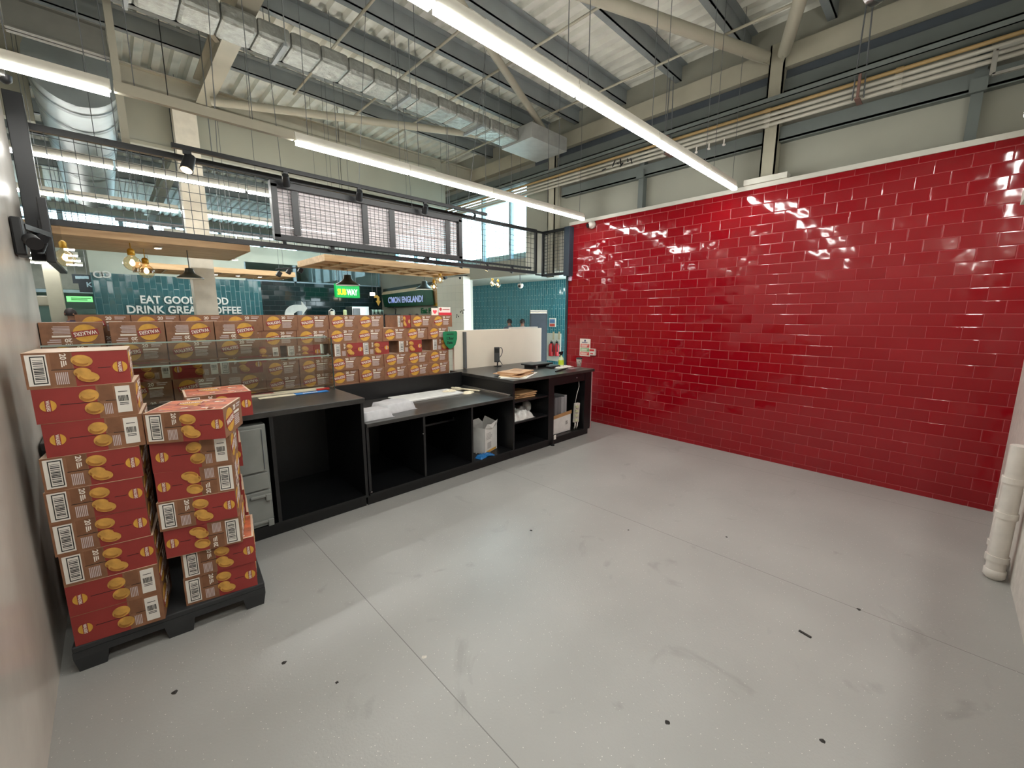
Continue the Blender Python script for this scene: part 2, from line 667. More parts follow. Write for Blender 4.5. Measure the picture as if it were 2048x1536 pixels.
for y in (6.3, 6.95, 7.6):
    mb.box(9.5, 9.56, y-.03, y+.03, 0, 2.62)
for z in (.04, 2.2, 2.58):
    mb.box(9.5, 9.56, 6.3, 7.6, z-.04, z+.04)
d = struct('door_1', mb, WFR)
MB().box(9.525, 9.535, 6.33, 7.57, .05, 2.58).build('pane', PANE, d)

# far end wall: teal tiles with lettering, dark tiles behind the sandwich counter, pale wall and windows above
struct('wall_far', MB().box(-.15, 2.475, 10.5, 10.62, 0, 2.33), TEALY)
struct('wall_far_counter', MB().box(2.475, 5.3, 10.5, 10.62, 0, 2.33), DKT)
PALE = mat('pale_green_grey_wall', (196, 204, 190), .6, scale=2)
mb = MB().box(-.15, 2.2, 10.5, 10.62, 2.33, 3.05).box(2.2, 5.3, 10.5, 10.62, 2.72, 3.05)
struct('wall_far_upper', mb, PALE)
mb = MB()
for i in range(8):
    xx = -3.0+i*8.3/7
    mb.box(xx-.05, xx+.05, 16.8, 16.9, 3.8, 4.36)
for z in (3.8, 4.08, 4.36):
    mb.box(-3.1, 5.3, 16.8, 16.9, z-.025, z+.025)
w = struct('window_2', mb, WFR)
MB().box(-3.1, 5.3, 16.85, 16.86, 3.8, 4.36).build('pane', PANE, w)
struct('wall_end', MB().box(-3.1, 5.3, 16.8, 16.95, 0, 3.78).box(-3.1, 5.3, 16.8, 16.95, 4.38, 4.6), CLAD)
mb = MB()
for xx in (2.2, 3.2, 4.25, 5.3):
    mb.box(xx-.03, xx+.03, 10.53, 10.6, 2.33, 2.72)
mb.box(2.2, 5.3, 10.53, 10.6, 2.33, 2.36)
w = struct('window_3', mb, WFR)
MB().box(2.2, 5.3, 10.56, 10.566, 2.33, 2.72).build('pane', PANE, w)
# corridor to the entrance, left of the teal wall
struct('wall_hall_left', MB().box(-3.2, -3.1, 4.36, 17, 0, 4.6), CLAD)
struct('wall_hall_front', MB().box(-3.2, -.48, 4.24, 4.36, 0, 4.6), CLAD)
struct('wall_corridor', MB().box(-.15, -.03, 10.62, 16, 0, 3.05), PALE)
mb = MB().box(-3.1, -.15, 15.9, 16, 2.25, 3.1)
struct('wall_entrance', mb, mat('grey_fascia', (120, 124, 116), .5))
mb = MB()
for i in range(5):
    xx = -3.1+i*2.95/4
    mb.box(xx-.04, xx+.04, 15.9, 15.98, 0, 2.25)
for z in (1.0, 2.2):
    mb.box(-3.1, -.15, 15.9, 15.98, z-.04, z+.04)
w = struct('window_4', mb, WFR)
MB().box(-3.1, -.15, 15.93, 15.94, 0, 2.25).build('pane', PANE, w)
# left hall windows, high up
mb = MB()
for xx in (-1.3, -.55):
    mb.box(xx, xx+.5, 11.9, 11.93, 0, .01)

# ------------------------------------------------------------------ roof steel
PUR = [-.5, .3, 1.06, 1.81, 2.56, 3.31, 4.09, 4.70, 5.50, 6.0, 7.2, 8.2, 9.2, 10.2, 11.2, 12.2]
for i, y in enumerate(PUR):
    m = MB()
    m.box(-3.1, 5.3, y-.006, y+.006, 4.39, 4.555).box(-3.1, 5.3, y-.006, y+.07, 4.39, 4.40).box(-3.1, 5.3, y-.07, y+.006, 4.548, 4.556)
    o = m.build('roof_purlin', GREYST)
    tag(o, 'grey steel roof purlin under the corrugated deck, %s counted from behind the camera' % ORD[i+1], 'roof purlin', 'roof purlins', 'thing')


def ibeam(m, p, q, w, h, t=.016):
    """I section lying along p-q (bottom centre line)"""
    p, q = Vector(p), Vector(q)
    u = Vector((0, 0, 1))
    m.bar(p+u*t/2, q+u*t/2, w, t)
    m.bar(p+u*(h-t/2), q+u*(h-t/2), w, t)
    m.bar(p+u*h/2, q+u*h/2, t, h-2*t)


m = MB()
ibeam(m, (1.1, -1.3, 4.07), (1.1, 6.445, 4.07), .15, .27)
for y in (3.6, 5.1):
    m.bar((1.04, y, 4.15), (.72, y-.25, 4.34), .05, .012)
    m.bar((1.16, y, 4.15), (1.48, y-.25, 4.34), .05, .012)
tag(m.build('roof_rafter', CREAM), 'cream painted steel rafter crossing above the left end of the sign frame', 'rafter', kind='thing')
m = MB()
ibeam(m, (1.1, 6.86, 4.07), (1.1, 15.8, 4.07), .15, .27)
tag(m.build('roof_rafter', CREAM), 'cream rafter seen further back through the wire mesh screen', 'rafter', kind='thing')
m = MB()
ibeam(m, (-3.1, 6.52, 4.03), (5.3, 6.52, 4.03), .14, .25)
tag(m.build('tie_beam', CREAM), 'cream steel beam running across the hall above the grey bulkhead', 'beam', kind='thing')
m = MB()
m.box(5.17, 5.29, -1.3, 10.4, 4.06, 4.26)
tag(m.build('eaves_beam', CREAM), 'long cream eaves beam high on the wall above the red tiles', 'beam', kind='thing')
for i, (za, zb, lab) in enumerate(((3.83, 3.96, 'upper grey girt rail on the cladding, just below the dark band rail'), (3.38, 3.515, 'lower grey girt rail on the cladding, right below the pipes'))):
    m = MB().box(5.2, 5.3, -1.3, 4.3 if i else 10.4, za, zb).box(5.2, 5.205, -1.3, 4.3 if i else 10.4, za-.01, za+.02)
    tag(m.build('wall_girt', GIRT), lab, 'girt rail', 'girt rails on the cladding', 'thing')
m = MB().box(5.24, 5.295, -1.3, 4.9, 3.965, 4.055)
tag(m.build('wall_girt', DARKST), 'dark band rail tucked directly under the cream eaves beam', 'girt rail', kind='thing')
for i, (y, lab) in enumerate(((1.49, 'cream steel column rising behind the red wall, right of the long strip light end'), (4.47, 'cream steel column at the far corner beyond the red wall end'))):
    m = MB()
    m.box(5.15, 5.29, y-.07, y-.055, 2.2 if i else 2.98, 4.3).box(5.15, 5.29, y+.055, y+.07, 2.2 if i else 2.98, 4.3).box(5.15, 5.165, y-.07, y+.07, 2.2 if i else 2.98, 4.3)
    tag(m.build('steel_column', CREAM), lab, 'column', 'cream columns on the outer wall', 'thing')
for y, lab in ((.04, 'slim grey post on the cladding near the right edge of the photo'), (2.98, 'slim grey post on the cladding between the two cream columns')):
    m = MB().box(5.21, 5.3, y-.035, y+.035, 2.96, 3.95).box(5.17, 5.22, y-.05, y+.05, 3.36, 3.46)
    tag(m.build('cladding_post', GIRT), lab, 'post', 'grey cladding posts', 'thing')
m = MB().box(.80, 1.03, 6.52, 6.74, 0, 4.03)
tag(m.build('steel_column', mat('cream_column_paint', (206, 200, 184), .5)), 'square white column standing before the teal lettered wall', 'column', kind='thing')
# wind bracing tubes
for p, q, r, lab in (((1.12, 6.1, 4.0), (5.05, 4.5, 4.16), .045, 'upper cream brace tube running from the rafter to the far wall node'),
                     ((1.12, 6.25, 3.95), (4.3, 6.38, 4.05), .04, 'lower cream brace tube leaving the rafter towards the tie beam'),
                     ((2.1, 3.0, 4.2), (5.10, 4.42, 4.16), .04, 'cream brace tube slanting behind the long strip light to the far node'),
                     ((2.9, 2.45, 4.2), (5.09, 1.58, 4.18), .055, 'thick cream brace tube meeting the near column from the left'),
                     ((4.25, 1.08, 4.2), (5.09, 1.42, 4.16), .055, 'thick cream brace tube meeting the near column from above')):
    m = MB().cyl(p, q, r, seg=14)
    d = (Vector(q)-Vector(p)).normalized()
    m.bar(Vector(q)-d*.05, Vector(q)+d*.05, .02, r*2.2)
    tag(m.build('brace_tube', CREAM), lab, 'brace tube', 'roof bracing tubes', 'thing')
# bulkhead wall below the tie beam
m = MB()
for a, b in ((-3.1, -.32), (.36, 4.8)):
    m.box(a, b, 6.78, 6.84, 3.60, 4.06).box(a, b, 6.75, 6.87, 3.56, 3.60)
o = m.build('wall_bulkhead', mat('beige_grey_panel', (150, 150, 136), .6, scale=1.5, vary=.04))
o['kind'] = 'structure'
# grey gantry beam and post, upper left
gy = at(120, 90, z=3.62).y
zt = at(140, 35, y=gy).z
gx = at(226, 100, y=gy).x
m = MB().box(-.30, gx-.03, gy-.006, gy+.006, 3.62, zt).box(-.30, gx-.03, gy-.05, gy+.05, 3.62, 3.63).box(-.30, gx-.03, gy-.05, gy+.05, zt-.01, zt)
tag(m.build('gantry_beam', mat('dusty_grey_steel', (108, 108, 100), .6)), 'dusty grey steel channel beam in the upper left corner', 'beam', kind='thing')
m = MB().box(gx-.025, gx+.025, gy-.03, gy+.03, 2.98, 4.56)
tag(m.build('hanger_post', CREAM), 'thin cream hanger post beside the upper left strip light', 'post', kind='thing')

# ------------------------------------------------------------------ ducts, pipes, conduits
t = thing('foil_duct', 'silver foil wrapped rectangular duct hanging under the purlins', 'duct', (2.6, 4.38, 3.87))
m = MB()
nseg = 26
for i in range(nseg):
    a, b = -2.4+i*6.6/nseg, -2.4+(i+1)*6.6/nseg
    m.bbox(a, b+.004, 4.22, 4.54, 3.89, 4.03, .03)
m.build('duct_body', FOIL, t)
for xx in (-.6, .35, 1.35, 2.55, 3.55):
    m = MB().box(xx-.015, xx+.015, 4.19, 4.57, 3.865, 3.89).cyl((xx, 4.19, 3.87), (xx, 4.19, 4.56), .005, seg=6).cyl((xx, 4.57, 3.87), (xx, 4.57, 4.56), .005, seg=6)
    m.build('hanger', GREYST, t)
m = MB()
m.box(4.19, 4.9, 3.98, 4.56, 3.87, 4.05)
m.build('end_box', mat('matt_zinc', (158, 160, 156), .5, .3), t)
t = thing('round_duct', 'large round galvanised duct running away overhead at the left', 'duct', (.03, 8, 3.4))
m = MB().cyl((.02, 5.55, 3.72), (.02, 10.45, 3.72), .30, seg=36, caps=False)
m.cyl((.02, 5.55, 3.72), (.02, 5.56, 3.72), .30, seg=36)
m.build('duct_body', SILVER, t)
for y in (5.75, 6.25, 7.2, 7.35, 8.4):
    MB().cyl((.02, y, 3.72), (.02, y+.05, 3.72), .312, seg=36, caps=False).build('duct_band', mat('dark_zinc', (100, 108, 106), .4, .6), t)
t = thing('round_duct', 'end of a round silver duct peeping in at the top right', 'duct', (3.9, .45, 4.1))
p = at(1750, -14, z=4.2)
m = MB().cyl((p.x-.3, p.y-.5, 4.3), p+Vector((.0, .0, .03)), .11, seg=24)
m.build('duct_body', SILVER, t)
MB().cyl(p+Vector((-.02, -.03, .03)), p+Vector((.01, .02, .03)), .118, seg=24).build('duct_band', STEEL, t)

GOLD = mat('ochre_pipe', (158, 132, 88), .45)
for i, (xx, zz, r, mm, lab) in enumerate(((5.1, 3.672, .017, GOLD, 'ochre gas pipe, topmost of the pipes above the red wall'),
                                          (5.1, 3.622, .017, PIPEW, 'white pipe directly below the ochre pipe'),
                                          (5.1, 3.575, .017, PIPEW, 'white pipe, third down in the bundle over the red wall'),
                                          (5.1, 3.53, .017, PIPEW, 'white pipe, lowest of the bundle over the red wall'))):
    m = MB().cyl((xx, -1.2, zz), (xx, 10.3, zz), r, seg=12)
    for y in (.5, 1.49, 2.6, 3.9, 5.3):
        m.cyl((xx, y, zz), (xx, y+.05, zz), r*1.35, seg=12)
    tag(m.build('service_pipe', mm), lab, 'pipe', 'pipes above the red wall', 'thing')
m = MB()
m.box(5.0, 5.16, -1.2, 10.3, 3.705, 3.712).box(5.0, 5.006, -1.2, 10.3, 3.705, 3.75).box(5.154, 5.16, -1.2, 10.3, 3.705, 3.75)
tag(m.build('cable_tray', GIRT), 'grey cable tray running above the pipes along the wall', 'cable tray')
for y, lab in ((.78, 'rusty pipe hanger with two rods above the pipes, right of the near column'), (2.55, 'grey pipe hanger above the pipes, left of the near column')):
    t = thing('pipe_hanger', lab, 'hanger', (5.08, y, 3.6), group='pipe hangers')
    MB().box(5.0, 5.16, y-.02, y+.02, 3.5, 3.51).box(5.005, 5.03, y-.01, y+.01, 3.505, 3.73).box(5.01, 5.07, y-.12, y+.12, 3.71, 3.735).build('bracket', mat('rusty_bracket', (112, 84, 76), .6), t)
    for k in (-.04, .04):
        MB().cyl((5.04, y+k, 3.51), (5.04, y+k*.5, 4.34), .006, seg=6).build('rod', CABLE, t)
m = MB()
for k in range(7):
    a = random.uniform(3.05, 3.45)
    m.cyl((5.08, a, 3.60+random.uniform(-.04, .04)), (5.04, a+random.uniform(-.05, .05), 3.56+random.uniform(-.05, .05)), .008, seg=6)
tag(m.build('cable_tie_cluster', BLACK), 'cluster of dark cable ties on the pipes above the strip light', 'cable ties')
for i, y in enumerate((1.92, 2.08, 2.22)):
    m = MB().cyl((5.08, y, 3.51), (5.08, y, 3.46), .008, seg=8).lathe([(0, 3.44), (.016, 3.445), (.016, 3.46), (0, 3.465)], (5.08, y, 0), 10)
    tag(m.build('pipe_clip', WHPIPE), ('small white clip hanging below the pipes, %s from the near column' % ORD[i+1]), 'pipe clip', 'pipe clips')
for i, (a, b, zz) in enumerate((((3.42), 4.0, 4.28), (4.55, 4.0, 4.25), (1.95, 5.9, 4.28), (2.72, 5.9, 4.28))):
    m = MB().cyl((a, .2 if i < 2 else 3.4, zz), (a, b if i > 1 else 10, zz), .013, seg=8)
    tag(m.build('conduit', CREAM), 'thin cream conduit under the purlins, %s from the red wall' % {0: 'second', 1: 'first', 2: 'fourth', 3: 'third'}[i], 'conduit', 'conduits under the roof', 'thing')

# ------------------------------------------------------------------ strip lights
ROWN = {'n': 0}


def strip(x0, x1, y, lit, label, z=2.9, top=4.56, group='strip lights', axis='x', wires=True, mm=None):
    t = thing('strip_light', label, 'strip light', ((x0+x1)/2, y, z), 0, group)
    MB().box(x0+.003, x1-.003, y-.018, y+.018, z+.026, z+.06).box(x0+.003, x1-.003, y-.01, y+.01, z+.06, z+.09).build('housing', WHITE if lit else CREAM, t)
    if lit:
        MB().box(x0+.012, x1-.012, y-.021, y+.021, z, z+.025).build('diffuser', mm or TUBEM, t)
    if wires:
        for k in (x0+.1, x1-.1):
            if y > 5.5 and abs(k-.02) < .36:
                k = .42
                if not x0 < k < x1:
                    continue
            if abs(k-1.1) < .1:
                k -= .17
            top = min(top, 4.392 if min(abs(y-q) for q in PUR) < .08 else 4.558)
            MB().cyl((k, y, z+.09), (k, y, top), .0028, seg=5, caps=False).build('suspension_wire', CABLE, t)
    return t


R1 = [-.33, .135, 1.16, 2.187, 3.193, 4.2, 4.9]
for i in range(6):
    strip(R1[i], R1[i+1], 1.70, True, 'lit strip light in the long bright near row, %s from its red wall end' % ORD[6-i], group='strip lights of the near row')
R2 = [1.186, 2.184, 3.219, 4.24, 4.9]
for i in range(4):
    strip(R2[i], R2[i+1], 3.65, True, 'lit strip light above the counter, %s from the red wall end of that row' % ORD[4-i], group='strip lights over the counter')
strip(.175, 1.18, 3.65, False, 'unlit cream trunking between the lit strip lights above the counter', group='strip lights over the counter')
strip(-.33, .167, 3.65, True, 'short lit strip light in the upper left corner before the big duct', group='strip lights over the counter')
for i, (a, b) in enumerate(((-.83, .19), (.20, 1.22), (1.23, 2.25), (2.26, 3.28))):
    strip(a, b, 5.42, True, 'lit strip light just behind the wire mesh screen, %s from the left' % ORD[i+1], group='strip lights behind the mesh')
for i, (a, b) in enumerate(((-1.2, -.2), (-.19, .81), (.82, 1.82), (1.83, 2.83))):
    strip(a, b, 7.05, True, 'lit strip light further back in the hall, %s from the left' % ORD[i+1], group='strip lights in the hall')
for i, (a, b) in enumerate(((.8, 1.8), (1.81, 2.81), (2.82, 3.8))):
    strip(a, b, 9.0, True, 'distant strip light over the seating, %s from the left' % ORD[i+1], group='strip lights over the seating')
for i, y in enumerate((11.2, 12.3, 13.4, 14.5)):
    strip(-1.5, -.3, y, True, 'short strip light in the entrance corridor, %s nearest' % ORD[i+1], group='corridor strip lights', z=2.75)
for i, (a, b) in enumerate(((-.33, .44), (.45, 1.46), (1.47, 2.48), (2.49, 3.5), (3.51, 4.52))):  # leftmost length added to brighten the pallet cartons
    strip(a, b, -.22, True, 'strip light in the back wall row mirrored in the red tiles, %s from the left' % ORD[i+1], group='strip lights over the back wall')
for i, (a, y) in enumerate(((5.7, 7.4), (5.7, 8.3), (5.7, 9.2), (5.7, 10.1))):  # lamps added out of sight to light the teal lobby wall
    strip(a, a+1, y, True, 'added unseen strip light on the lobby ceiling for the teal wall, %s of four' % ORD[i+1], z=2.53, top=2.62, group='added lobby strip lights')

# ================================================================== CRISP CARTONS
BW, BD, BH = .312, .298, .1465
FACES = {'front': ((-BW/2, -BD/2, 0), (1, 0, 0), BW), 'back': ((BW/2, BD/2, 0), (-1, 0, 0), BW),
         'right': ((BW/2, -BD/2, 0), (0, 1, 0), BD), 'left': ((-BW/2, BD/2, 0), (0, -1, 0), BD)}


def ff(face):
    o, s, w = FACES[face]
    return frame(o, s, (0, 0, 1)), w


def rect(m, F, s0, s1, t0, t1, n, mi=0):
    m.box(s0, s1, t0, t1, 0, n, mi, M=F)


def disc(m, F, s, t, rs, rt_, n, mi=0, seg=26, rot=0, n0=0):
    c, q = math.cos(rot), math.sin(rot)
    pts = []
    for i in range(seg):
        a = 2*PI*i/seg
        x, y = rs*math.cos(a), rt_*math.sin(a)
        pts.append(F @ Vector((s+x*c-y*q, t+x*q+y*c, n0)))
    z = (F.to_3x3() @ Vector((0, 0, n-n0)))
    m.poly(pts, z, mi)


def roundel(m, F, s, t, r, tiltz, vertical=False, squash=1.0):
    """yellow disc, slanted red band, white lettering"""
    disc(m, F, s, t, r*squash, r, .0012, 0)
    a = tiltz
    R = F @ Matrix.Translation((s, t, 0)) @ Matrix.Rotation(a, 4, 'Z')
    L = r*1.08
    hgt = r*.34
    m.box(-L*squash, L*squash, -hgt, hgt, 0, .0018, 1, M=R)
    m.text('WALKERS', R @ Matrix.Translation((-L*.88*squash, -hgt*.66, .0018)), w=L*1.76*squash, h=hgt*1.32, mi=2, bold=.02, depth=.0006)


PZ = [0]


def potato(m, F, s, t, rs, rt_, rot):
    PZ[0] = (PZ[0]+1) % 4
    F = F @ Matrix.Translation((0, 0, .0011*PZ[0]))
    disc(m, F, s, t, rs, rt_, .0011, 0, 22, rot)
    disc(m, F, s-rs*.15, t-rt_*.28, rs*.74, rt_*.58, .0015, 1, 18, rot)
    disc(m, F, s+rs*.02, t+rt_*.12, rs*.74, rt_*.62, .0018, 0, 18, rot)


def front_label(F):
    m = MB()
    rect(m, F, .008, .066, .012, BH-.008, .001, 0)
    rect(m, F, .021, .062, .019, BH-.014, .0014, 1)
    rect(m, F, .0245, .0585, .0235, BH-.0185, .0018, 0)
    t = .03
    rr = random.Random(3)
    while t < BH-.03:
        w = rr.choice((.0018, .0028, .0045))
        rect(m, F, .0275, .0555, t, t+w, .0022, 1)
        t += w+rr.choice((.0022, .0035, .005))
    return m


def small_label(F):
    m = MB()
    rect(m, F, .247, .295, .016, BH-.012, .001, 0)
    s = .254
    rr = random.Random(5)
    while s < .286:
        w = rr.choice((.001, .0018, .0026))
        rect(m, F, s, s+w, .066, .092, .0014, 1)
        s += w+rr.choice((.001, .0016))
    for t in (.05, .057, .108):
        rect(m, F, .256, .286, t, t+.003, .0014, 1)
    return m


def text_lines(m, F, s0, s1, t0, t1, nl, mi, n=.001, seed=1):
    rr = random.Random(seed)
    for i in range(nl):
        t = t1-(i+.5)*(t1-t0)/nl
        rect(m, F, s0, s1-(s1-s0)*rr.uniform(0, .25), t-(t1-t0)/nl*.28, t+(t1-t0)/nl*.28, n, mi)


def carton_meshes():
    d = {}

    def keep(k, m, mats):
        o = m.build(k, mats)
        me = o.data
        me.transform(Matrix.Translation(o.location))
        bpy.data.objects.remove(o)
        d[k] = me
    for top in ('plain', 'printed'):
        m = MB()
        # kraft shell with red part on front and back faces
        k = .45*BW
        b = -BW/2
        y0, y1 = -BD/2, BD/2
        m.quad((b, y0, 0), (b+k, y0, 0), (b+k, y0, BH), (b, y0, BH), 0)
        m.quad((b+k, y0, 0), (-b, y0, 0), (-b, y0, BH), (b+k, y0, BH), 1)
        q = b+.4*BW
        m.quad((-b, y1, 0), (-b, y1, BH), (q+.0, y1, BH), (q, y1, 0), 1)
        m.quad((q, y1, 0), (q, y1, BH), (b, y1, BH), (b, y1, 0), 0)
        m.quad((-b, y0, 0), (-b, y1, 0), (-b, y1, BH), (-b, y0, BH), 0)
        m.quad((b, y1, 0), (b, y0, 0), (b, y0, BH), (b, y1, BH), 0)
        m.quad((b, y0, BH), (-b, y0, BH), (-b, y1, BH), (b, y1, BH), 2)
        m.quad((b, y0, 0), (b, y1, 0), (-b, y1, 0), (-b, y0, 0), 0)
        # flaps meeting half way up the short faces leave a dark slit
        for face in ('front', 'back'):
            F, w = ff(face)
            rect(m, F, .24*BW, .50*BW, BH*.494, BH*.510, .0006, 3)
            rect(m, F, .50*BW, .62*BW, BH*.498, BH*.506, .0006, 3)
            rect(m, F, .68*BW, .81*BW, BH*.495, BH*.51, .0006, 3)
            rect(m, F, .0, BW, BH*.985, BH, .0008, 0)
        if top == 'printed':
            m.box(b+.01, -b-.01, y0+.01, y1-.01, BH, BH+.0008, 4)
            rr = random.Random(11)
            for i in range(34):
                xx, yy = rr.uniform(b+.03, -b-.07), rr.uniform(y0+.02, y1-.04)
                m.box(xx, xx+rr.uniform(.015, .05), yy, yy+rr.uniform(.006, .02), BH+.0008, BH+.0012, rr.choice((1, 5, 6, 7)))
            FT = frame((b, y0, BH+.001), (1, 0, 0), (0, 1, 0))
            k0 = len(m.m)
            roundel(m, FT, .12, .2, .05, .1)
            for i in range(k0, len(m.m)):
                m.m[i] = (5, 1, 6)[m.m[i]]
        keep('carton_'+top, m, [KRAFT, CRED, TAPE, INK, ORANGEP, YEL, PWHITE, mat('purple_print', (120, 66, 84), .5)] if top == 'printed' else [KRAFT, CRED, TAPE, INK])
    F, w = ff('front')
    keep('barcode_label', front_label(F), [LABELW, INK])
    m = MB()
    potato(m, F, .535*BW, .107, .033, .0245, -.22)
    potato(m, F, .525*BW, .057, .027, .021, -.05)
    potato(m, F, .575*BW, .037, .034, .0225, -.22)
    keep('potato_print', m, [POT, POTD])
    m = MB()
    rect(m, F, .245*BW, .44*BW, BH*.52, BH*.97, .0007, 0)
    R = F @ Matrix.Translation((.335*BW, BH*.955, .0008)) @ Matrix.Rotation(-PI/2, 4, 'Z')
    m.text('20', R, h=.019, mi=1, bold=.02, depth=.0006)
    R2 = R @ Matrix.Translation((.030, 0, 0))
    for i in range(3):
        m.box(0, .026-.004*i, .001+i*.0062, .0045+i*.0062, 0, .0007, 1, M=R2)
    for i in range(7):
        m.box(.27*BW+i*.0055, .27*BW+i*.0055+.0032, .012, .062, 0, .0009, 2, M=F)
    keep('count_print', m, [KRAFTD, PWHITE, LILAC])
    m = MB()
    roundel(m, F, .905*BW, BH*.5, .0245, -PI/2, squash=.98)
    keep('brand_roundel', m, [YEL, CRED, PWHITE])
    F, w = ff('back')
    keep('address_label', small_label(F), [LABELW, INK])
    m = MB()
    potato(m, F, .525*BW, .103, .031, .027, .12)
    potato(m, F, .56*BW, .046, .030, .027, -.08)
    keep('potato_print_back', m, [POT, POTD])
    m = MB()
    rect(m, F, .62*BW, .77*BW, BH*.52, BH*.97, .0007, 0)
    for i in range(5):
        m.box(.66*BW+i*.0055, .66*BW+i*.0055+.003, .014, .062, 0, .0009, 1, M=F)
    keep('count_print_back', m, [KRAFTD, LILAC])
    m = MB()
    roundel(m, F, .13*BW, BH*.5, .0245, -PI/2, squash=.98)
    keep('brand_roundel_back', m, [YEL, CRED, PWHITE])
    for face in ('right', 'left'):
        F, w = ff(face)
        m = MB()
        roundel(m, F, .30*w, BH*.5, .060, .16, squash=1.0)
        keep('brand_roundel_'+face, m, [YEL, CRED, PWHITE])
        m = MB()
        m.text('20', F @ Matrix.Translation((.53*w, BH*.73, 0)), h=.026, mi=0, bold=.03, depth=.001)
        text_lines(m, F, .70*w, .92*w, BH*.74, BH*.92, 2, 1)
        rect(m, F, .54*w, .83*w, BH*.585, BH*.665, .001, 0)
        text_lines(m, F, .54*w, .82*w, BH*.16, BH*.54, 6, 1, seed=4)
        keep('count_print_'+face, m, [PWHITE, LILAC])
    return d


CM = carton_meshes()
PARTS = {'barcode_label': 'barcode_label', 'potato_print': 'potato_pattern', 'count_print': 'count_print', 'brand_roundel': 'brand_roundel',
         'address_label': 'address_label', 'potato_print_back': 'potato_pattern', 'count_print_back': 'count_print', 'brand_roundel_back': 'brand_roundel',
         'brand_roundel_right': 'brand_roundel', 'brand_roundel_left': 'brand_roundel', 'count_print_right': 'count_print', 'count_print_left': 'count_print'}
SETS = {'F1': ['barcode_label', 'potato_print', 'count_print', 'brand_roundel'],
        'F2': ['address_label', 'potato_print_back', 'count_print_back', 'brand_roundel_back'],
        'R': ['brand_roundel_right', 'count_print_right'], 'L': ['brand_roundel_left', 'count_print_left']}


def carton(x, y, z, rz, sets, label, group, flip=False, top='plain', sx=1.0):
    o = bpy.data.objects.new('crisps_carton', CM['carton_'+top])
    COL.objects.link(o)
    o.location = (x, y, z+(BH if flip else 0))
    o.rotation_euler = (0, PI if flip else 0, rz)
    o.scale = (sx, 1, 1)
    tag(o, label, 'cardboard box', group)
    for s in sets:
        for k in SETS[s]:
            c = bpy.data.objects.new(PARTS[k], CM[k])
            c.parent = o
            COL.objects.link(c)
    return o


# ------------------------------------------------------------------ pallet with two columns of cartons
PL = Vector((-.288, 2.533, 0))
PANG = -.095


def pal(dx, dy, z=0):
    return Vector((PL.x+dx*math.cos(PANG)-dy*math.sin(PANG), PL.y+dx*math.sin(PANG)+dy*math.cos(PANG), z))


BPLAS = mat('black_plastic_pallet', (42, 44, 46), .5, vary=.1)
t = thing('pallet', 'black plastic half pallet on the floor carrying the two carton columns', 'pallet', PL, PANG)
MP = Matrix.Translation(PL) @ Matrix.Rotation(PANG, 4, 'Z')
m = MB()
m.bbox(0, .75, 0, .64, .098, .128, .006, M=MP)
m.box(.01, .74, .01, .63, .088, .098, M=MP)
for k in range(3):
    m.box(0, .75, k*.29, k*.29+.06, .068, .10, M=MP)
m.build('deck', BPLAS, t)
for i in range(3):
    for j in range(3):
        x0, y0 = (0, .315, .645)[i], (0, .27, .535)[j]
        w = (.115, .12, .105)[i]
        m = MB()
        v = []
        for z, e in ((0, .012), (.068, 0)):
            v += [(x0+e, y0+e*.4, z), (x0+w-e, y0+e*.4, z), (x0+w-e, y0+.105-e, z), (x0+e, y0+.105-e, z)]
        m.add(v, [(3, 2, 1, 0), (4, 5, 6, 7)]+[(a, (a+1) % 4, 4+(a+1) % 4, 4+a) for a in range(4)], M=MP)
        m.add([(a+.012*(1 if a < x0+w/2 else -1), b, c) for a, b, c in v], [], M=MP)
        m.build('foot', BPLAS, t)

def corner(x, y, rot):
    return Vector((x, y, 0))+Matrix.Rotation(rot, 3, 'Z') @ Vector((BW/2, BD/2, 0))


LEFT = [('F1', 0, .004), ('F2', 0, .012), ('F2', 0, .022), ('F1', 0, -.002), ('F1', 0, -.008), ('F1', 0, -.008), ('F1', 0, 0), ('F2', 0, 0), ('F2', 0, 0)]
for i, (s, fl_, dx) in enumerate(LEFT):
    z = .128+(8-i)*BH
    rot = (-.06, -.10, -.11, -.12, -.14, -.13, -.15, -.17, -.17)[i]
    p = corner(-.274+dx, 2.538, rot)
    lab = 'crisps box %s left pallet column, %s' % (
        ('on top of the' if i == 0 else 'at the foot of the' if i == 8 else '%s down in the' % ORD[i+1]), 'barcode at left' if s == 'F1' else 'white label at right')
    carton(p.x, p.y, z, rot+(0 if s == 'F1' else PI), ['F1', 'R'] if s == 'F1' else ['F2', 'L'], lab, 'crisps boxes on the pallet')
RIGHT = [('F1', False, -.005, -.02), ('F2', False, .005, .0), ('F1', True, .012, .0), ('F1', False, .003, 0), ('F1', True, .012, 0), ('F1', False, .098, 0), ('F1', False, .092, 0)]
for i, (s, fl_, dx, dy) in enumerate(RIGHT):
    z = .128+(6-i)*BH
    rot = (-.43, -.27, -.25, -.24, -.24, -.19, -.18)[i]
    p = corner((.062, .068, .070, .062, .072, .124, .120)[i], (2.497, 2.507, 2.504, 2.50, 2.505, 2.515, 2.522)[i], rot)
    lab = 'crisps box %s right pallet column, %s' % (
        ('on top of the' if i == 0 else 'at the foot of the' if i == 6 else '%s down in the' % ORD[i+1]),
        ('white label at right' if s == 'F2' else 'barcode upside down at right' if fl_ else 'barcode at left'))
    carton(p.x, p.y, z, rot+(0 if s == 'F1' else PI), ['F1', 'R'] if s == 'F1' and not fl_ else ['F1', 'L'] if s == 'F1' else ['F2', 'L'], lab,
           'crisps boxes on the pallet', flip=fl_, top='printed' if i in (0, 5) else 'plain')
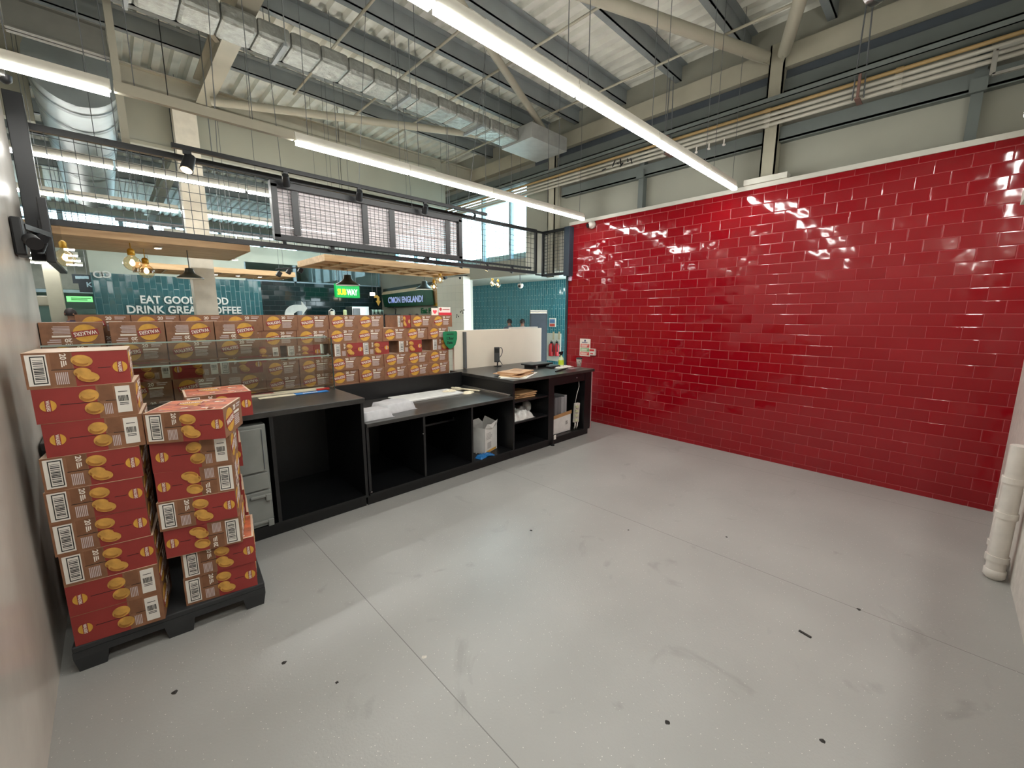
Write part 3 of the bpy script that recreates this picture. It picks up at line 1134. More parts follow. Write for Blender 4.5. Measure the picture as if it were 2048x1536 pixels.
for i in range(7):
    z = .128+(6-i)*BH
    dx = (.135, .02, .035, .01, .03, .05, .05)[i]
    rot = -.06 if i == 0 else -.16
    p = corner(.25 if i == 0 else .15+.01*(i % 3), 2.845 if i == 0 else 2.85, rot)
    carton(p.x, p.y, z, rot, ['F1', 'R'], 'crisps box %s rear pallet column, behind the right column' % ('on top of the' if i == 0 else '%s down in the' % ORD[i+1]),
           'crisps boxes on the pallet', top='printed' if i == 0 else 'plain')
# loose flap standing up from the rear box
# ------------------------------------------------------------------ the long wall of cartons behind the counter
ZT = 1.60
GRP = 'crisps boxes in the wall behind the counter'
HID = 'tan crisps box in the lower courses hidden behind the black counter'


def wallbox(xl, y, row, kind, label, flip=False, sx=1.0, ztop=ZT):
    z = ztop-row*BH
    if kind == 'S':      # tan side with big roundel faces the counter
        carton(xl+BD/2, y+BW/2, z, -PI/2, ['L'] if flip else ['R'], label, GRP, flip)
    elif kind == 'F':
        carton(xl+BW/2*sx, y+BD/2, z, 0, ['F1'], label, GRP, flip, sx=sx)
    elif kind == 'B':
        carton(xl+BW/2, y+BD/2, z, PI, ['F2'], label, GRP, flip)
    else:
        carton(xl+BD/2, y+BW/2, z, -PI/2, [], label, GRP)


gx0 = 3.11-.30*11
WALLT = [('S', [3.11-.30*k for k in range(11, 3, -1)]), ('S', [3.11-.30*k+.0 for k in range(11, 0, -1)])]
for r in range(1, 11):
    if r <= 5:
        word = 'top course' if r == 1 else '%s course down' % ORD[r]
        if r == 1:
            xs = [(gx, 'S') for gx in [2.231-.301*k for k in range(8, 0, -1)]]+[(2.40, 'N'), (2.578, 'S'), (2.88, 'S')]
        elif r in (2, 4, 5):
            xs = [(3.11-.30*k, 'S') for k in range(11, 0, -1)]
        else:
            xs = [(-.2, 'F'), (.14, 'B'), (.48, 'F'), (.84, 'B'), (1.21, 'F'), (1.655, 'F'), (1.972, 'F'), (2.40, 'F'), (2.872, 'F')]
        nx = len(xs)
        for k, (xl, kd) in enumerate(xs):
            if kd == 'N':
                wallbox(xl, 4.40, r, 'F', 'narrow red and tan crisps box beside the gap in the top course of the wall', sx=.54)
            else:
                lab = '%s box, %s of the long box wall, %s from its right end' % ('red crisps' if kd in 'FB' else 'tan crisps', word, ORD[nx-k])
                wallbox(xl+random.uniform(-.001, .001), 4.40+random.uniform(-.008, .012), r, kd, lab)
    else:
        for k in range(11, 0, -1):
            wallbox(3.11-.30*k, 4.40, r, 'P', HID)
t = thing('pallet', 'black pallet under the long box wall', 'pallet', (1.4, 4.6, 0))
MB().box(-.2, 3.1, 4.38, 4.73, .07, .132).box(-.2, 3.1, 4.38, 4.46, 0, .07).box(-.2, 3.1, 4.65, 4.73, 0, .07).build('deck', BPLAS, t)
# shorter run in front of it, left of the glass screen
ZF = 1.548
for r in range(1, 11):
    xs = [-.335, -.005, .30, .605] if r < 6 else [-.335, -.02, .285, .60]
    for k, xl in enumerate(xs):
        if r <= 5:
            kd = 'S' if r in (1, 2, 4, 5) else 'FBBF'[k]
            lab = '%s box, %s of the short front box row, %s from the left' % ('dented crisps' if (r == 1 and k == 0) else 'crisps', 'top course' if r == 1 else '%s course' % ORD[r], ORD[k+1])
            wallbox(xl, 4.075, r, kd, lab, flip=(r == 1 or (r in (4, 5) and k > 2)), ztop=ZF)
        else:
            wallbox(xl, 4.075, r, 'P', HID, ztop=ZF)
t = thing('pallet', 'black pallet under the short front box row', 'pallet', (.3, 4.2, 0))
MB().box(-.33, .92, 4.08, 4.37, .04, .08).box(-.33, .92, 4.08, 4.15, 0, .04).box(-.33, .92, 4.3, 4.37, 0, .04).build('deck', BPLAS, t)

# ================================================================== THE COUNTER
YF, YB = 3.183, 4.06
t = thing('counter_unit', 'black counter unit at the left with a big open bay and grey cabinet', 'counter', (.55, 3.6, 0))
MB().bbox(-.33, 1.412, YF-.012, 4.02, .90, .942, .004).build('worktop', BTOP, t)
MB().box(-.33, 1.40, YF+.05, 3.98, 0, .095).build('plinth', BLAM, t)
MB().box(-.33, 1.40, YF, 4.0, .095, .115).build('base_shelf', BLAM, t)
MB().box(-.33, 1.40, 3.985, 4.005, .115, .90).build('back_panel', BLAM, t)
for xx in (-.33, .722, 1.378):
    MB().box(xx, xx+.024, YF, 3.985, .115, .90).build('side_panel', BLAM, t)
t = thing('counter_unit', 'low middle counter unit with three open bays and a raised back', 'counter', (2.25, 3.6, 0))
MB().bbox(1.416, 3.085, YF-.006, 4.10, .69, .722, .003).build('worktop', BTOP, t)
MB().box(1.416, 3.085, 4.10, 4.13, .115, .905).build('back_panel', BLAM, t)
MB().box(1.416, 3.085, YF+.05, 4.06, 0, .095).build('plinth', BLAM, t)
MB().box(1.416, 3.085, YF, 4.10, .095, .115).build('base_shelf', BLAM, t)
for xx in (1.416, 1.955, 2.512):
    MB().box(xx, xx+.022, YF+.01, 4.10, .115, .69).build('divider', BLAM, t)
m = MB().box(1.977, 2.512, YF+.30, 4.0, .50, .518)
m.build('shelf', BLAM, t)
for xx, zz, yy in ((1.95, .53, YF+.012), (2.50, .53, YF+.3), (2.56, .2, YF+.004), (1.43, .13, YF+.004)):
    MB().cyl((xx, yy+.004, zz), (xx, yy-.006, zz), .005, seg=8).build('shelf_pin', STEEL, t)
t = thing('counter_unit', 'taller right counter unit beside the red wall with shelves and open bay', 'counter', (3.83, 3.7, 0))
MB().bbox(3.09, 4.60, YF-.008, 4.36, .862, .897, .003).build('worktop', BTOP, t)
MB().box(3.09, 4.56, YF+.05, 4.3, 0, .085).build('plinth', BLAM, t)
MB().box(3.09, 4.56, YF+.01, 4.33, .085, .105).build('base_shelf', BLAM, t)
MB().box(3.09, 4.56, 4.31, 4.33, .105, .862).build('back_panel', BLAM, t)
for xx, w in ((3.088, .024), (3.68, .10), (4.40, .14)):
    MB().box(xx, xx+w, YF, 4.31, .105, .862).build('side_panel', BLAM, t)
for zz in (.40, .64):
    MB().box(3.112, 3.68, YF+.012, 4.0, zz, zz+.018).build('shelf', BLAM, t)
m = MB().box(3.782, 4.398, YF+.004, YF+.024, .76, .862).box(3.782, 4.398, YF+.03, 4.0, .80, .86)
dr = m.build('drawer', BLAM, t)
MB().cyl((4.22, YF+.004, .815), (4.22, YF-.008, .815), .008, seg=10).build('lock', STEEL, dr)
MB().box(4.542, 4.556, YF-.004, 4.3, .09, .862).build('end_panel', mat('pale_panel_edge', (188, 150, 150), .5), t)
m = MB().cyl((3.80, YF+.03, .0), (3.80, YF+.03, .012), .026, seg=14).cyl((3.80, YF+.03, .012), (3.80, YF+.03, .086), .010, seg=10)
m.build('leg', BLACK, t)
tag(MB().bbox(3.785, 3.822, YF-.008, YF+.0, .085, .14, .002).build('tag', LABELW), 'small white tag hanging at the foot of the right counter unit', 'tag')
# grey two door cabinet slid under the left worktop
CAB = mat('grey_plastic_cabinet', (128, 132, 128), .5, scale=6)
t = thing('cabinet', 'grey two door cabinet tucked under the left worktop behind the pallet', 'cabinet', (.42, 3.5, .115))
MB().bbox(.14, .70, 3.20, 3.75, .115, .855, .008).build('body', CAB, t)
d = MB().bbox(.15, .676, 3.182, 3.205, .52, .835, .008).build('door', CAB, t)
MB().box(.665, .669, 3.178, 3.184, .535, .82).build('door_seam', DARKST, d)
MB().bbox(.15, .685, 3.184, 3.205, .39, .51, .004).build('middle_panel', CAB, t)
MB().bbox(.42, .50, 3.176, 3.186, .435, .462, .003).box(.42, .50, 3.175, 3.178, .456, .462).build('latch_slot', DARKST, t)
d = MB().bbox(.15, .685, 3.182, 3.205, .12, .38, .006).build('door', CAB, t)
for zz in (.335, .145):
    m = MB().bbox(.56, .672, 3.165, 3.185, zz, zz+.022, .006).bbox(.652, .69, 3.160, 3.19, zz-.028, zz+.024, .006)
    m.build('hinge', CAB, d)
# glass sneeze guard on the left worktop
t = thing('glass_screen', 'glass sneeze guard with two glass shelves standing on the left worktop', 'glass screen', (.55, 3.9, .942))
GE = mat('glass_edge', (52, 66, 62), .15)
m = MB().box(-.32, 1.385, 3.945, 3.953, .942, 1.41)
m.build('rear_pane', CLEAR, t)
m = MB().box(1.378, 1.386, 3.72, 3.945, .942, 1.405)
m.build('end_pane', CLEAR, t)
m = MB().box(1.3775, 1.3865, 3.717, 3.7205, .942, 1.405)
m.build('pane_edge', GE, t)
for zz, yy in ((1.405, 3.80), (1.245, 3.74)):
    s = MB().box(-.32, 1.376, yy, 3.943, zz, zz+.008).build('glass_shelf', CLEAR, t)
    MB().box(-.32, 1.376, yy-.003, yy, zz-.001, zz+.009).build('shelf_edge', mat('pale_glass_edge', (150, 168, 158), .15), s)
    MB().cyl((1.36, yy+.02, zz-.012), (1.36, yy+.02, zz+.018), .009, seg=10).build('clamp', STEEL, s)
# white screen behind the right counter, with its dark post
t = thing('partition_screen', 'white waist high partition screen behind the right counter', 'screen', (4.1, 4.44, 0))
m = MB().bbox(3.195, 4.89, 4.40, 4.44, .0, 1.405, .004)
m.build('panel', mat('white_laminate', (222, 214, 196), .45, scale=2, vary=.03), t)
MB().box(4.23, 4.80, 4.40, 4.46, 1.405, 1.425).build('top_ledge', WHITE, t)
MB().bbox(3.335, 3.372, 4.36, 4.40, .897, 1.385, .004).build('post', mat('dark_grey_post', (88, 92, 92), .5), t)

# ================================================================== THINGS ON AND IN THE COUNTER
def crumple(bm_fn, amp, seed, freq=9):
    pass


def sheet(pts, th, mi=0):
    return MB().poly(pts, (0, 0, th), mi)


def soft(x0, x1, y0, y1, z, h, seed, nx=12, ny=9, sag=.25, rot=0, amp=.12):
    """soft lumpy pack lying on a surface"""
    rr = random.Random(seed)
    cx, cy = (x0+x1)/2, (y0+y1)/2
    m = MB()
    v = []
    for j in range(ny+1):
        for i in range(nx+1):
            s, t = i/nx*2-1, j/ny*2-1
            e = (max(0, 1-abs(s)**14)*max(0, 1-abs(t)**14))**.5
            zz = z+h*e*(1-sag*.5*(s*s+t*t)*.5)+h*amp*(rr.random()-.5)*(e > .1)*1.6
            x = (x1-x0)/2*s*(1-.05*rr.random())
            y = (y1-y0)/2*t*(1-.05*rr.random())
            v.append((cx+x*math.cos(rot)-y*math.sin(rot), cy+x*math.sin(rot)+y*math.cos(rot), max(z+.001, zz)))
    f = [(j*(nx+1)+i, j*(nx+1)+i+1, (j+1)*(nx+1)+i+1, (j+1)*(nx+1)+i) for j in range(ny) for i in range(nx)]
    m.add(v, f, 0, True)
    n = len(v)
    rim = [i for i in range(nx+1)]+[j*(nx+1)+nx for j in range(1, ny+1)]+[ny*(nx+1)+i for i in range(nx-1, -1, -1)]+[j*(nx+1) for j in range(ny-1, 0, -1)]
    m.add([(v[i][0], v[i][1], z) for i in rim], [tuple(range(len(rim)))[::-1]], 0)
    m.add([v[i] for i in rim]+[(v[i][0], v[i][1], z) for i in rim], [(a, (a+1) % len(rim), len(rim)+(a+1) % len(rim), len(rim)+a) for a in range(len(rim))], 0, True)
    return m


ZL = .722
FOAM = mat('white_plastic_pack', (176, 176, 178), .4, scale=30, vary=.04)
tag(soft(1.425, 1.71, 3.25, 3.50, ZL, .075, 3, sag=.35, amp=.04).build('takeaway_pack', FOAM), 'white wrapped takeaway pack, nearer one beside the left counter unit', 'pack', 'white takeaway packs')
tag(soft(1.66, 2.01, 3.37, 3.66, ZL, .085, 8, rot=.12, sag=.35, amp=.05).build('takeaway_pack', FOAM), 'white wrapped takeaway pack, the larger one further along the low worktop', 'pack', 'white takeaway packs')
m = MB().bbox(2.04, 2.80, 3.68, 4.02, ZL, ZL+.018, .004)
o = m.build('chopping_board', mat('pale_grey_board', (212, 212, 208), .45, scale=20, vary=.05))
tag(o, 'pale grey chopping board lying on the low worktop', 'board')
PAPER = mat('cream_paper', (222, 212, 186), .6, scale=12, vary=.06)
rr = random.Random(5)


def crump(name, cx, cy, z, r, h, seed, mm, label, group=None, flat=.9):
    rr = random.Random(seed)
    m = MB()
    seg, rings = 14, 4
    v = [(cx, cy, z+h)]
    for k in range(1, rings+1):
        for i in range(seg):
            a = 2*PI*i/seg+rr.uniform(-.15, .15)
            q = r*k/rings*rr.uniform(.8, 1.15)
            v.append((cx+q*math.cos(a)*1.3, cy+q*math.sin(a)*flat, z+(.002 if k == rings else h*(1-(k/rings)**2)*rr.uniform(.5, 1.2))))
    f = [(0, 1+i, 1+(i+1) % seg) for i in range(seg)]
    for k in range(rings-1):
        f += [(1+k*seg+i, 1+(k+1)*seg+i, 1+(k+1)*seg+(i+1) % seg, 1+k*seg+(i+1) % seg) for i in range(seg)]
    m.add(v, f)
    b = [(x, y, z) for x, y, _ in v[-seg:]]
    m.add(b, [tuple(range(seg))[::-1]])
    m.add(v[-seg:]+b, [(i, (i+1) % seg, seg+(i+1) % seg, seg+i) for i in range(seg)])
    o = m.build(name, mm)
    return tag(o, label, 'paper', group)


crump('crumpled_paper', 2.72, 3.86, ZL+.019, .07, .018, 4, PAPER, 'crumpled cream paper at the right end of the pale board', 'crumpled papers')
crump('crumpled_paper', 2.86, 3.70, ZL, .08, .022, 9, PAPER, 'crumpled cream paper on the low worktop, front one of three', 'crumpled papers')
crump('crumpled_paper', 2.92, 3.99, ZL, .07, .026, 14, PAPER, 'crumpled cream paper pushed back against the raised counter back', 'crumpled papers')
m = MB().bar((2.84, 3.98, ZL+.03), (3.01, 3.66, ZL+.012), .03, .012)
tag(m.build('paper_roll', PAPER), 'thin rolled paper strip lying across the crumpled papers', 'paper')
m = MB().box(3.062, 3.086, 3.22, 4.08, ZL, ZL+.012).box(3.080, 3.086, 3.22, 4.08, ZL+.012, ZL+.022)
tag(m.build('steel_strip', STEEL), 'long steel edging strip along the side of the taller counter unit', 'metal strip')

# cardboard strips on the left worktop
ZW = .942
BLUEP = mat('blue_print', (36, 122, 196), .45, vary=.03)
a, b = at(470, 792, z=ZW), at(637, 771, z=ZW)
for k, (p, q, w, split, cols, lab, hh) in enumerate((((.60, 3.84), (1.34, 3.80), .10, .45, (CRED, PAPER), 'shelf edge strip printed dark red and cream, at the back of the left worktop', .004),
                                                     ((.74, 3.79), (1.355, 3.765), .035, .82, (PAPER, mat('bright_red_print', (190, 50, 40), .5)), 'shelf edge strip, cream with a red end, middle of the three', .012),
                                                     ((.78, 3.67), (1.31, 3.655), .075, .5, (PAPER, BLUEP), 'shelf edge strip, cream with a bright blue end, nearest the worktop front', .003))):
    p, q = Vector((p[0], p[1], ZW+.002)), Vector((q[0], q[1], ZW+.002))
    d = (q-p)
    t = thing('shelf_strip', lab, 'printed strip', (p+q)/2, group='printed strips on the left worktop')
    u = Vector((-d.y, d.x, 0)).normalized()*w
    c = p+d*split
    e = Vector((0, 0, hh))
    MB().poly([p, c, c+u, p+u], e).build('printed_end', cols[0], t)
    MB().poly([c, q, q+u, c+u], e).build('printed_end', cols[1], t)
    m = MB()
    F = frame(p+d*(split+.12 if k == 2 else .25)+u*.3+e, d, u)
    if k == 2:
        rr = random.Random(6)
        for q_ in range(7):
            m.box(q_*.017, q_*.017+.013, 0, w*rr.uniform(.25, .36), 0, .0008, 0, M=F)
    else:
        text_lines(m, F, 0, .12, 0, w*.4, 2, 0)
    m.build('lettering', PWHITE if k == 2 else INKG, t)

# flattened cardboard and papers on the right counter
ZR = .897
sh = mat('white_paper', (224, 220, 212), .6, scale=10, vary=.04)
quads = [((3.02+.07, 3.40), (3.30, 3.19), (3.76, 3.44), (3.45, 3.66)), ((3.12, 3.46), (3.34, 3.24), (3.60, 3.42), (3.36, 3.62))]
for k, (qd, lab) in enumerate(zip(quads, ('large white paper sheet hanging over the corner of the right counter', 'smaller cream paper sheet under the brown cardboard'))):
    m = MB().poly([Vector((x, y, ZR+k*.006)) for x, y in qd], (0, 0, .005))
    tag(m.build('paper_sheet', sh if k == 0 else PAPER), lab, 'paper', 'papers on the right counter')
CARD = mat('brown_cardboard', (186, 148, 110), .6, scale=14, vary=.05)
for k, (c, w, h_, ang, zz, lab) in enumerate((((3.40, 3.44), .40, .26, .35, ZR+.011, 'flattened cardboard sheet, lowest of the stack on the right counter'),
                                              ((3.38, 3.50), .38, .28, .15, ZR+.023, 'flattened cardboard sheet, middle of the stack on the right counter'),
                                              ((3.44, 3.50), .42, .27, .28, ZR+.035, 'flattened brown box with printed lines, topmost of the cardboard stack'))):
    Mx = Matrix.Translation((c[0], c[1], zz)) @ Matrix.Rotation(ang, 4, 'Z')
    if k == 2:
        t = thing('cardboard_sheet', lab, 'cardboard', (c[0], c[1], zz), group='flattened cardboard')
        MB().box(-w/2, w/2, -h_/2, h_/2, 0, .010, M=Mx).box(-w/2, -w/2+.16, -h_/2-.03, h_/2, .010, .014, M=Mx).build('board', CARD, t)
        m = MB()
        for i in range(5):
            m.box(-w*.12+i*.045, -w*.12+i*.045+.012, -.06, .07, .010, .0108, M=Mx @ Matrix.Rotation(.25, 4, 'Z'))
        m.build('print', KRAFTD, t)
    else:
        tag(MB().box(-w/2, w/2, -h_/2, h_/2, 0, .010, M=Mx).build('cardboard_sheet', CARD), lab, 'cardboard', 'flattened cardboard')
# card reader on its stand
p = at(995, 733, z=ZR)
t = thing('card_reader', 'black card reader on a small stand with a looped cable before the white screen', 'card reader', p)
MB().bbox(p.x-.04, p.x+.04, p.y-.04, p.y+.04, ZR, ZR+.012, .004).cyl((p.x, p.y, ZR+.01), (p.x, p.y, ZR+.10), .010).build('stand', BLACK, t)
Mx = Matrix.Translation((p.x, p.y, ZR+.16)) @ Matrix.Rotation(-.7, 4, 'Z') @ Matrix.Rotation(-.15, 4, 'X')
MB().bbox(-.045, .03, -.015, .015, -.10, .11, .008, M=Mx).build('body', BLACK, t)
MB().box(-.035, .02, -.0165, -.015, .03, .09, M=Mx).build('screen', mat('dark_screen', (18, 20, 24), .1), t)
pts = [Vector((p.x+.03+.05*math.sin(a)+.02*math.cos(a), p.y-.01, ZR+.19+.07*math.cos(a))) for a in [i*PI*1.35/10-.9 for i in range(11)]]
MB().tube(pts+[Vector((p.x+.09, p.y, ZR+.02))], .005).build('cable', BLACK, t)
# flat black terminal with handset
p = at(1085, 735, z=ZR)
t = thing('till_terminal', 'flat black terminal and tray at the back of the right counter', 'terminal', p)
MB().bbox(p.x-.22, p.x+.20, p.y-.02, p.y+.20, ZR+.035, ZR+.055, .006).build('tray', BLACK, t)
MB().box(p.x-.17, p.x-.13, p.y, p.y+.18, ZR, ZR+.035).box(p.x+.10, p.x+.14, p.y, p.y+.18, ZR, ZR+.035).build('foot', BLACK, t)
MB().bbox(p.x+.0, p.x+.19, p.y-.16, p.y-.05, ZR, ZR+.03, .01).build('handset', BLACK, t)
# spray bottle on a cloth
p = at(1122, 734, z=ZR)
tag(soft(p.x-.16, p.x+.16, p.y-.10, p.y+.10, ZR, .012, 21, amp=.5).build('cloth', sh), 'white cloth under the yellow green spray bottle', 'cloth')
t = thing('spray_bottle', 'spray bottle with yellow green liquid and black trigger head', 'spray bottle', (p.x, p.y, ZR+.012))
zb = ZR+.014
MB().lathe([(0, zb), (.036, zb), (.038, zb+.01), (.038, zb+.085), (.030, zb+.11), (.014, zb+.135), (.012, zb+.15), (0, zb+.15)], (p.x, p.y, 0), 20).build('bottle', mat('cloudy_plastic', (206, 218, 176), .3), t)
MB().lathe([(.0385, zb+.02), (.0388, zb+.03), (.0388, zb+.08), (.0385, zb+.085)], (p.x, p.y, 0), 20).build('label', mat('lime_label', (190, 214, 60), .4), t)
m = MB().cyl((p.x, p.y, zb+.15), (p.x, p.y, zb+.17), .016).bbox(p.x-.045, p.x+.03, p.y-.012, p.y+.012, zb+.168, zb+.20, .006).bar((p.x-.02, p.y, zb+.17), (p.x-.035, p.y, zb+.13), .012, .008)
m.build('trigger_head', BLACK, t)
m = MB().bar((3.96, 3.32, ZR+.008), (4.36, 3.44, ZR+.008), .016, .014)
tag(m.build('black_rod', BLACK), 'thin black rod lying along the front of the right counter', 'rod')
m = MB().poly([Vector((x, y, ZR+.001)) for x, y in ((4.30, 3.34), (4.52, 3.36), (4.50, 3.46), (4.28, 3.44))], (0, 0, .003))
tag(m.build('clear_film', mat('clear_film', (150, 150, 150), .15)), 'piece of shiny film near the end of the right counter', 'film')
# paper cup
p = at(1158, 733, z=ZR)
t = thing('paper_cup', 'printed paper coffee cup with black lid at the end by the red wall', 'cup', (p.x, p.y, ZR))
MB().lathe([(0, ZR), (.029, ZR), (.040, ZR+.105), (.041, ZR+.108), (0, ZR+.108)], (p.x, p.y, 0), 22).build('cup_body', mat('cup_card', (220, 212, 202), .5), t)
MB().lathe([(.043, ZR+.104), (.044, ZR+.112), (.038, ZR+.118), (.036, ZR+.124), (0, ZR+.124)], (p.x, p.y, 0), 22).build('lid', BLACK, t)
m = MB()
for k in range(10):
    a = 2.4+k*.5
    zz = ZR+.02+(k*37 % 60)/1000
    r = .030+.011*(zz-ZR)/.105
    m.box(-.006, .006, -.001, .001, -.009, .009, M=Matrix.Translation((p.x+r*math.sin(a), p.y-r*math.cos(a), zz+.01)) @ Matrix.Rotation(a, 4, 'Z'))
m.build('print', INKG, t)

# inside the bays
PKT = mat('white_dispenser_card', (214, 212, 208), .5, scale=14, vary=.04)
t = thing('open_carton', 'opened white carton with torn flaps standing in the third bay', 'box', (2.86, 3.42, .115))
x0, x1, y0, y1, z0, z1 = 2.72, 2.98, 3.31, 3.50, .115, .40
Mx = Matrix.Translation((2.85, 3.40, 0)) @ Matrix.Rotation(.32, 4, 'Z') @ Matrix.Translation((-2.85, -3.40, 0))
m = MB()
w = .004
for q in ((x0, x1, y0, y0+w), (x0, x1, y1-w, y1), (x0, x0+w, y0, y1), (x1-w, x1, y0, y1)):
    m.box(q[0], q[1], q[2], q[3], z0, z1, M=Mx)
m.box(x0, x1, y0, y1, z0, z0+w, M=Mx)
m.build('carton_body', PKT, t)
for q, e in (([(x0, y0, z1), (x1, y0, z1), (x1-.02, y0-.02, z1+.06), (x0+.14, y0-.015, z1-.02), (x0+.02, y0-.02, z1+.05)], (0, .003, 0)),
             ([(x1, y0, z1), (x1, y1, z1), (x1+.02, y1-.02, z1+.07), (x1+.015, y0+.03, z1+.03)], (-.003, 0, 0)), ([(x0, y1, z1), (x1, y1, z1), (x1-.04, y1+.03, z1+.05), (x0+.03, y1+.03, z1+.05)], (0, -.003, 0))):
    MB().poly(q, e, M=Mx).build('flap', PKT, t)
F = Mx @ frame((x0+.03, y0-.001, z0+.03), (1, 0, 0), (0, 0, 1))
m = MB()
text_lines(m, F, .0, .12, .12, .20, 5, 0, seed=2)
m.box(.02, .10, .02, .09, 0, .0008, M=F)
m.build('print', mat('faint_print', (176, 174, 172), .6), t)
MB().box(.0, .2, -.022, .0, 0, .001, M=F).build('yellow_stripe', YEL, t)
GLOVE = mat('blue_nitrile', (38, 112, 176), .4, scale=40)
p = Vector((2.70, 3.24, .115))
m = soft(p.x-.09, p.x+.05, p.y-.045, p.y+.05, .115, .022, 33, 9, 7, amp=.6, rot=.3)
for k in range(5):
    a = -.5+k*.28
    m.tube([p+Vector((.03, -.02+.015*k, .012)), p+Vector((.03+.05*math.cos(a), -.02+.015*k+.05*math.sin(a), .014)), p+Vector((.03+.09*math.cos(a), -.02+.015*k+.08*math.sin(a), .008))], .008)
tag(m.build('glove', GLOVE), 'crumpled blue disposable glove at the front of the third bay', 'glove')
BAG = mat('brown_paper_bag', (176, 138, 98), .6, scale=14, vary=.08)
for k in range(3):
    zz = .658+k*.02
    Mx = Matrix.Translation((3.36+.02*k, 3.42, zz)) @ Matrix.Rotation(.12*k-.1, 4, 'Z')
    m = MB().bbox(-.17, .17, -.16, .14, 0, .017, .007, M=Mx)
    tag(m.build('paper_bag', BAG), 'flat brown paper bag on the top shelf of the right counter, %s' % ('lowest', 'middle', 'topmost')[k], 'paper bag', 'brown paper bags')
BAGC = mat('clear_plastic_bag', (200, 200, 196), .22, scale=18, vary=.12, bump=.3)
tag(soft(3.13, 3.50, 3.22, 3.60, .418, .10, 41, 14, 11, sag=.9, amp=.45).build('plastic_bags', BAGC), 'heap of clear plastic bags on the middle shelf of the right counter', 'plastic bags')
m = MB().lathe([(0, -.07), (.04, -.065), (.06, -.03), (.062, .02), (.05, .055), (.02, .07), (0, .072)], (0, 0, 0), 16)
m2 = MB()
m2.add([Matrix.Translation((3.58, 3.46, .492)) @ v for v in m.v], m.f, 0, True)
tag(m2.build('bag_roll', BAGC), 'rounded roll of clear bags behind the heap on the middle shelf', 'bag roll')
t = thing('open_carton', 'white carton with brown inner edge holding grey folders in the right bay', 'box', (4.05, 3.42, .105))
x0, x1, y0, y1, z0, z1 = 3.86, 4.23, 3.27, 3.56, .105, .335
m = MB()
for q in ((x0, x1, y0, y0+.005), (x0, x1, y1-.005, y1), (x0, x0+.005, y0, y1), (x1-.005, x1, y0, y1)):
    m.box(q[0], q[1], q[2], q[3], z0, z1)
m.box(x0, x1, y0, y1, z0, z0+.005)
m.build('carton_body', PKT, t)
m = MB().poly([(x0, y0-.002, z1-.03), (x1+.01, y0-.002, z1-.005), (x1+.01, y0-.002, z1+.04), (x0, y0-.002, z1+.015)], (0, .004, 0))
m.build('folded_flap', mat('tan_card', (170, 128, 84), .6), t)
F = frame((4.06, y0-.001, .17), (1, 0, 0), (0, 0, 1))
m = MB()
text_lines(m, F, .06, .11, .03, .08, 4, 0, seed=8)
m.build('print', INKG, t)
for k, (xx, w, hh, cc, lab) in enumerate(((3.885, .05, .37, 'dark_grey_folder', 'dark grey folder, leftmost in the white carton'), (3.942, .055, .38, 'grey_folder', 'mid grey folder, second from the left in the white carton'),
                                          (4.003, .055, .38, 'grey_folder', 'mid grey folder, third from the left in the white carton'), (4.064, .06, .37, 'light_grey_folder', 'light grey folder, fourth in the white carton'), (4.13, .045, .39, 'light_grey_folder', 'light grey folder, rightmost in the white carton'))):
    c = {'dark_grey_folder': (70, 70, 72), 'grey_folder': (104, 104, 106), 'light_grey_folder': (142, 142, 144)}[cc]
    tag(MB().bbox(xx, xx+w, 3.30, 3.53, .111, .111+hh+.08, .003).build('folder', mat(cc, c, .5)), lab, 'folder', 'folders in the white carton')
tag(MB().bbox(3.87, 3.99, 3.60, 3.72, .105, .62, .004).build('red_book', mat('dark_red_cover', (110, 36, 38), .5)), 'dark red book standing behind the grey folders', 'book')
t = thing('power_strip', 'white extension lead with plugs hanging in the right bay', 'extension lead', (4.31, 3.3, .2))
Mx = Matrix.Translation((4.31, 3.25, .20)) @ Matrix.Rotation(.06, 4, 'Y')
MB().bbox(-.04, .045, -.02, .02, 0, .26, .006, M=Mx).build('socket_strip', WHPIPE, t)
for k in range(4):
    MB().bbox(-.055, -.005, -.045, -.015, .02+k*.06, .055+k*.06, .006, M=Mx).build('plug', mat('cream_plug', (196, 196, 160), .5), t)
MB().tube([(4.29, 3.25, .46), (4.30, 3.24, .56), (4.35, 3.24, .68), (4.36, 3.26, .80)], .004).build('cable', WHPIPE, t)
for k in (-.02, .025):
    MB().tube([(4.31+k, 3.24, .20), (4.305+k, 3.24, .15), (4.31+k, 3.26, .108)], .009).build('cable', WHPIPE, t)

# ================================================================== ON THE RED WALL
def wx(y):
    return pa.x+(pb.x-pa.x)*(y-pa.y)/(pb.y-pa.y)


def rp(u, v):
    p = at(u, v, x=5.15)
    return p


a, b = rp(1160, 677), rp(1180, 713)
y1, y0 = a.y, b.y
t = thing('safety_notice', 'white fire action notice with red and green bands on the red wall', 'notice', (wx(y0)-.004, (y0+y1)/2, b.z))
F = frame((wx(y1)-.004, y1, b.z), (wx(y0)-wx(y1), y0-y1, 0), (0, 0, 1))
W, H = y1-y0, a.z-b.z
MB().box(0, W, 0, H, -.002, .002, M=F).build('board', mat('notice_white', (232, 222, 212), .4, vary=.02), t)
m = MB().box(.08*W, .92*W, .50*H, .70*H, .002, .003, 0, F).box(.08*W, .92*W, .05*H, .24*H, .002, .003, 0, F).box(.08*W, .92*W, .27*H, .47*H, .002, .003, 1, F)
m.build('bands', [mat('notice_red', (206, 78, 66), .5), mat('notice_green', (120, 166, 112), .5)], t)
m = MB()
disc(m, F, W*.5, H*.89, W*.08, W*.08, .003, 0, 14)
text_lines(m, F, .2*W, .8*W, .75*H, .82*H, 2, 0, .003)
for k in range(3):
    text_lines(m, F, .16*W, .84*W, (.53, .30, .08)[k]*H, (.67, .44, .21)[k]*H, 3, 1, .0036)
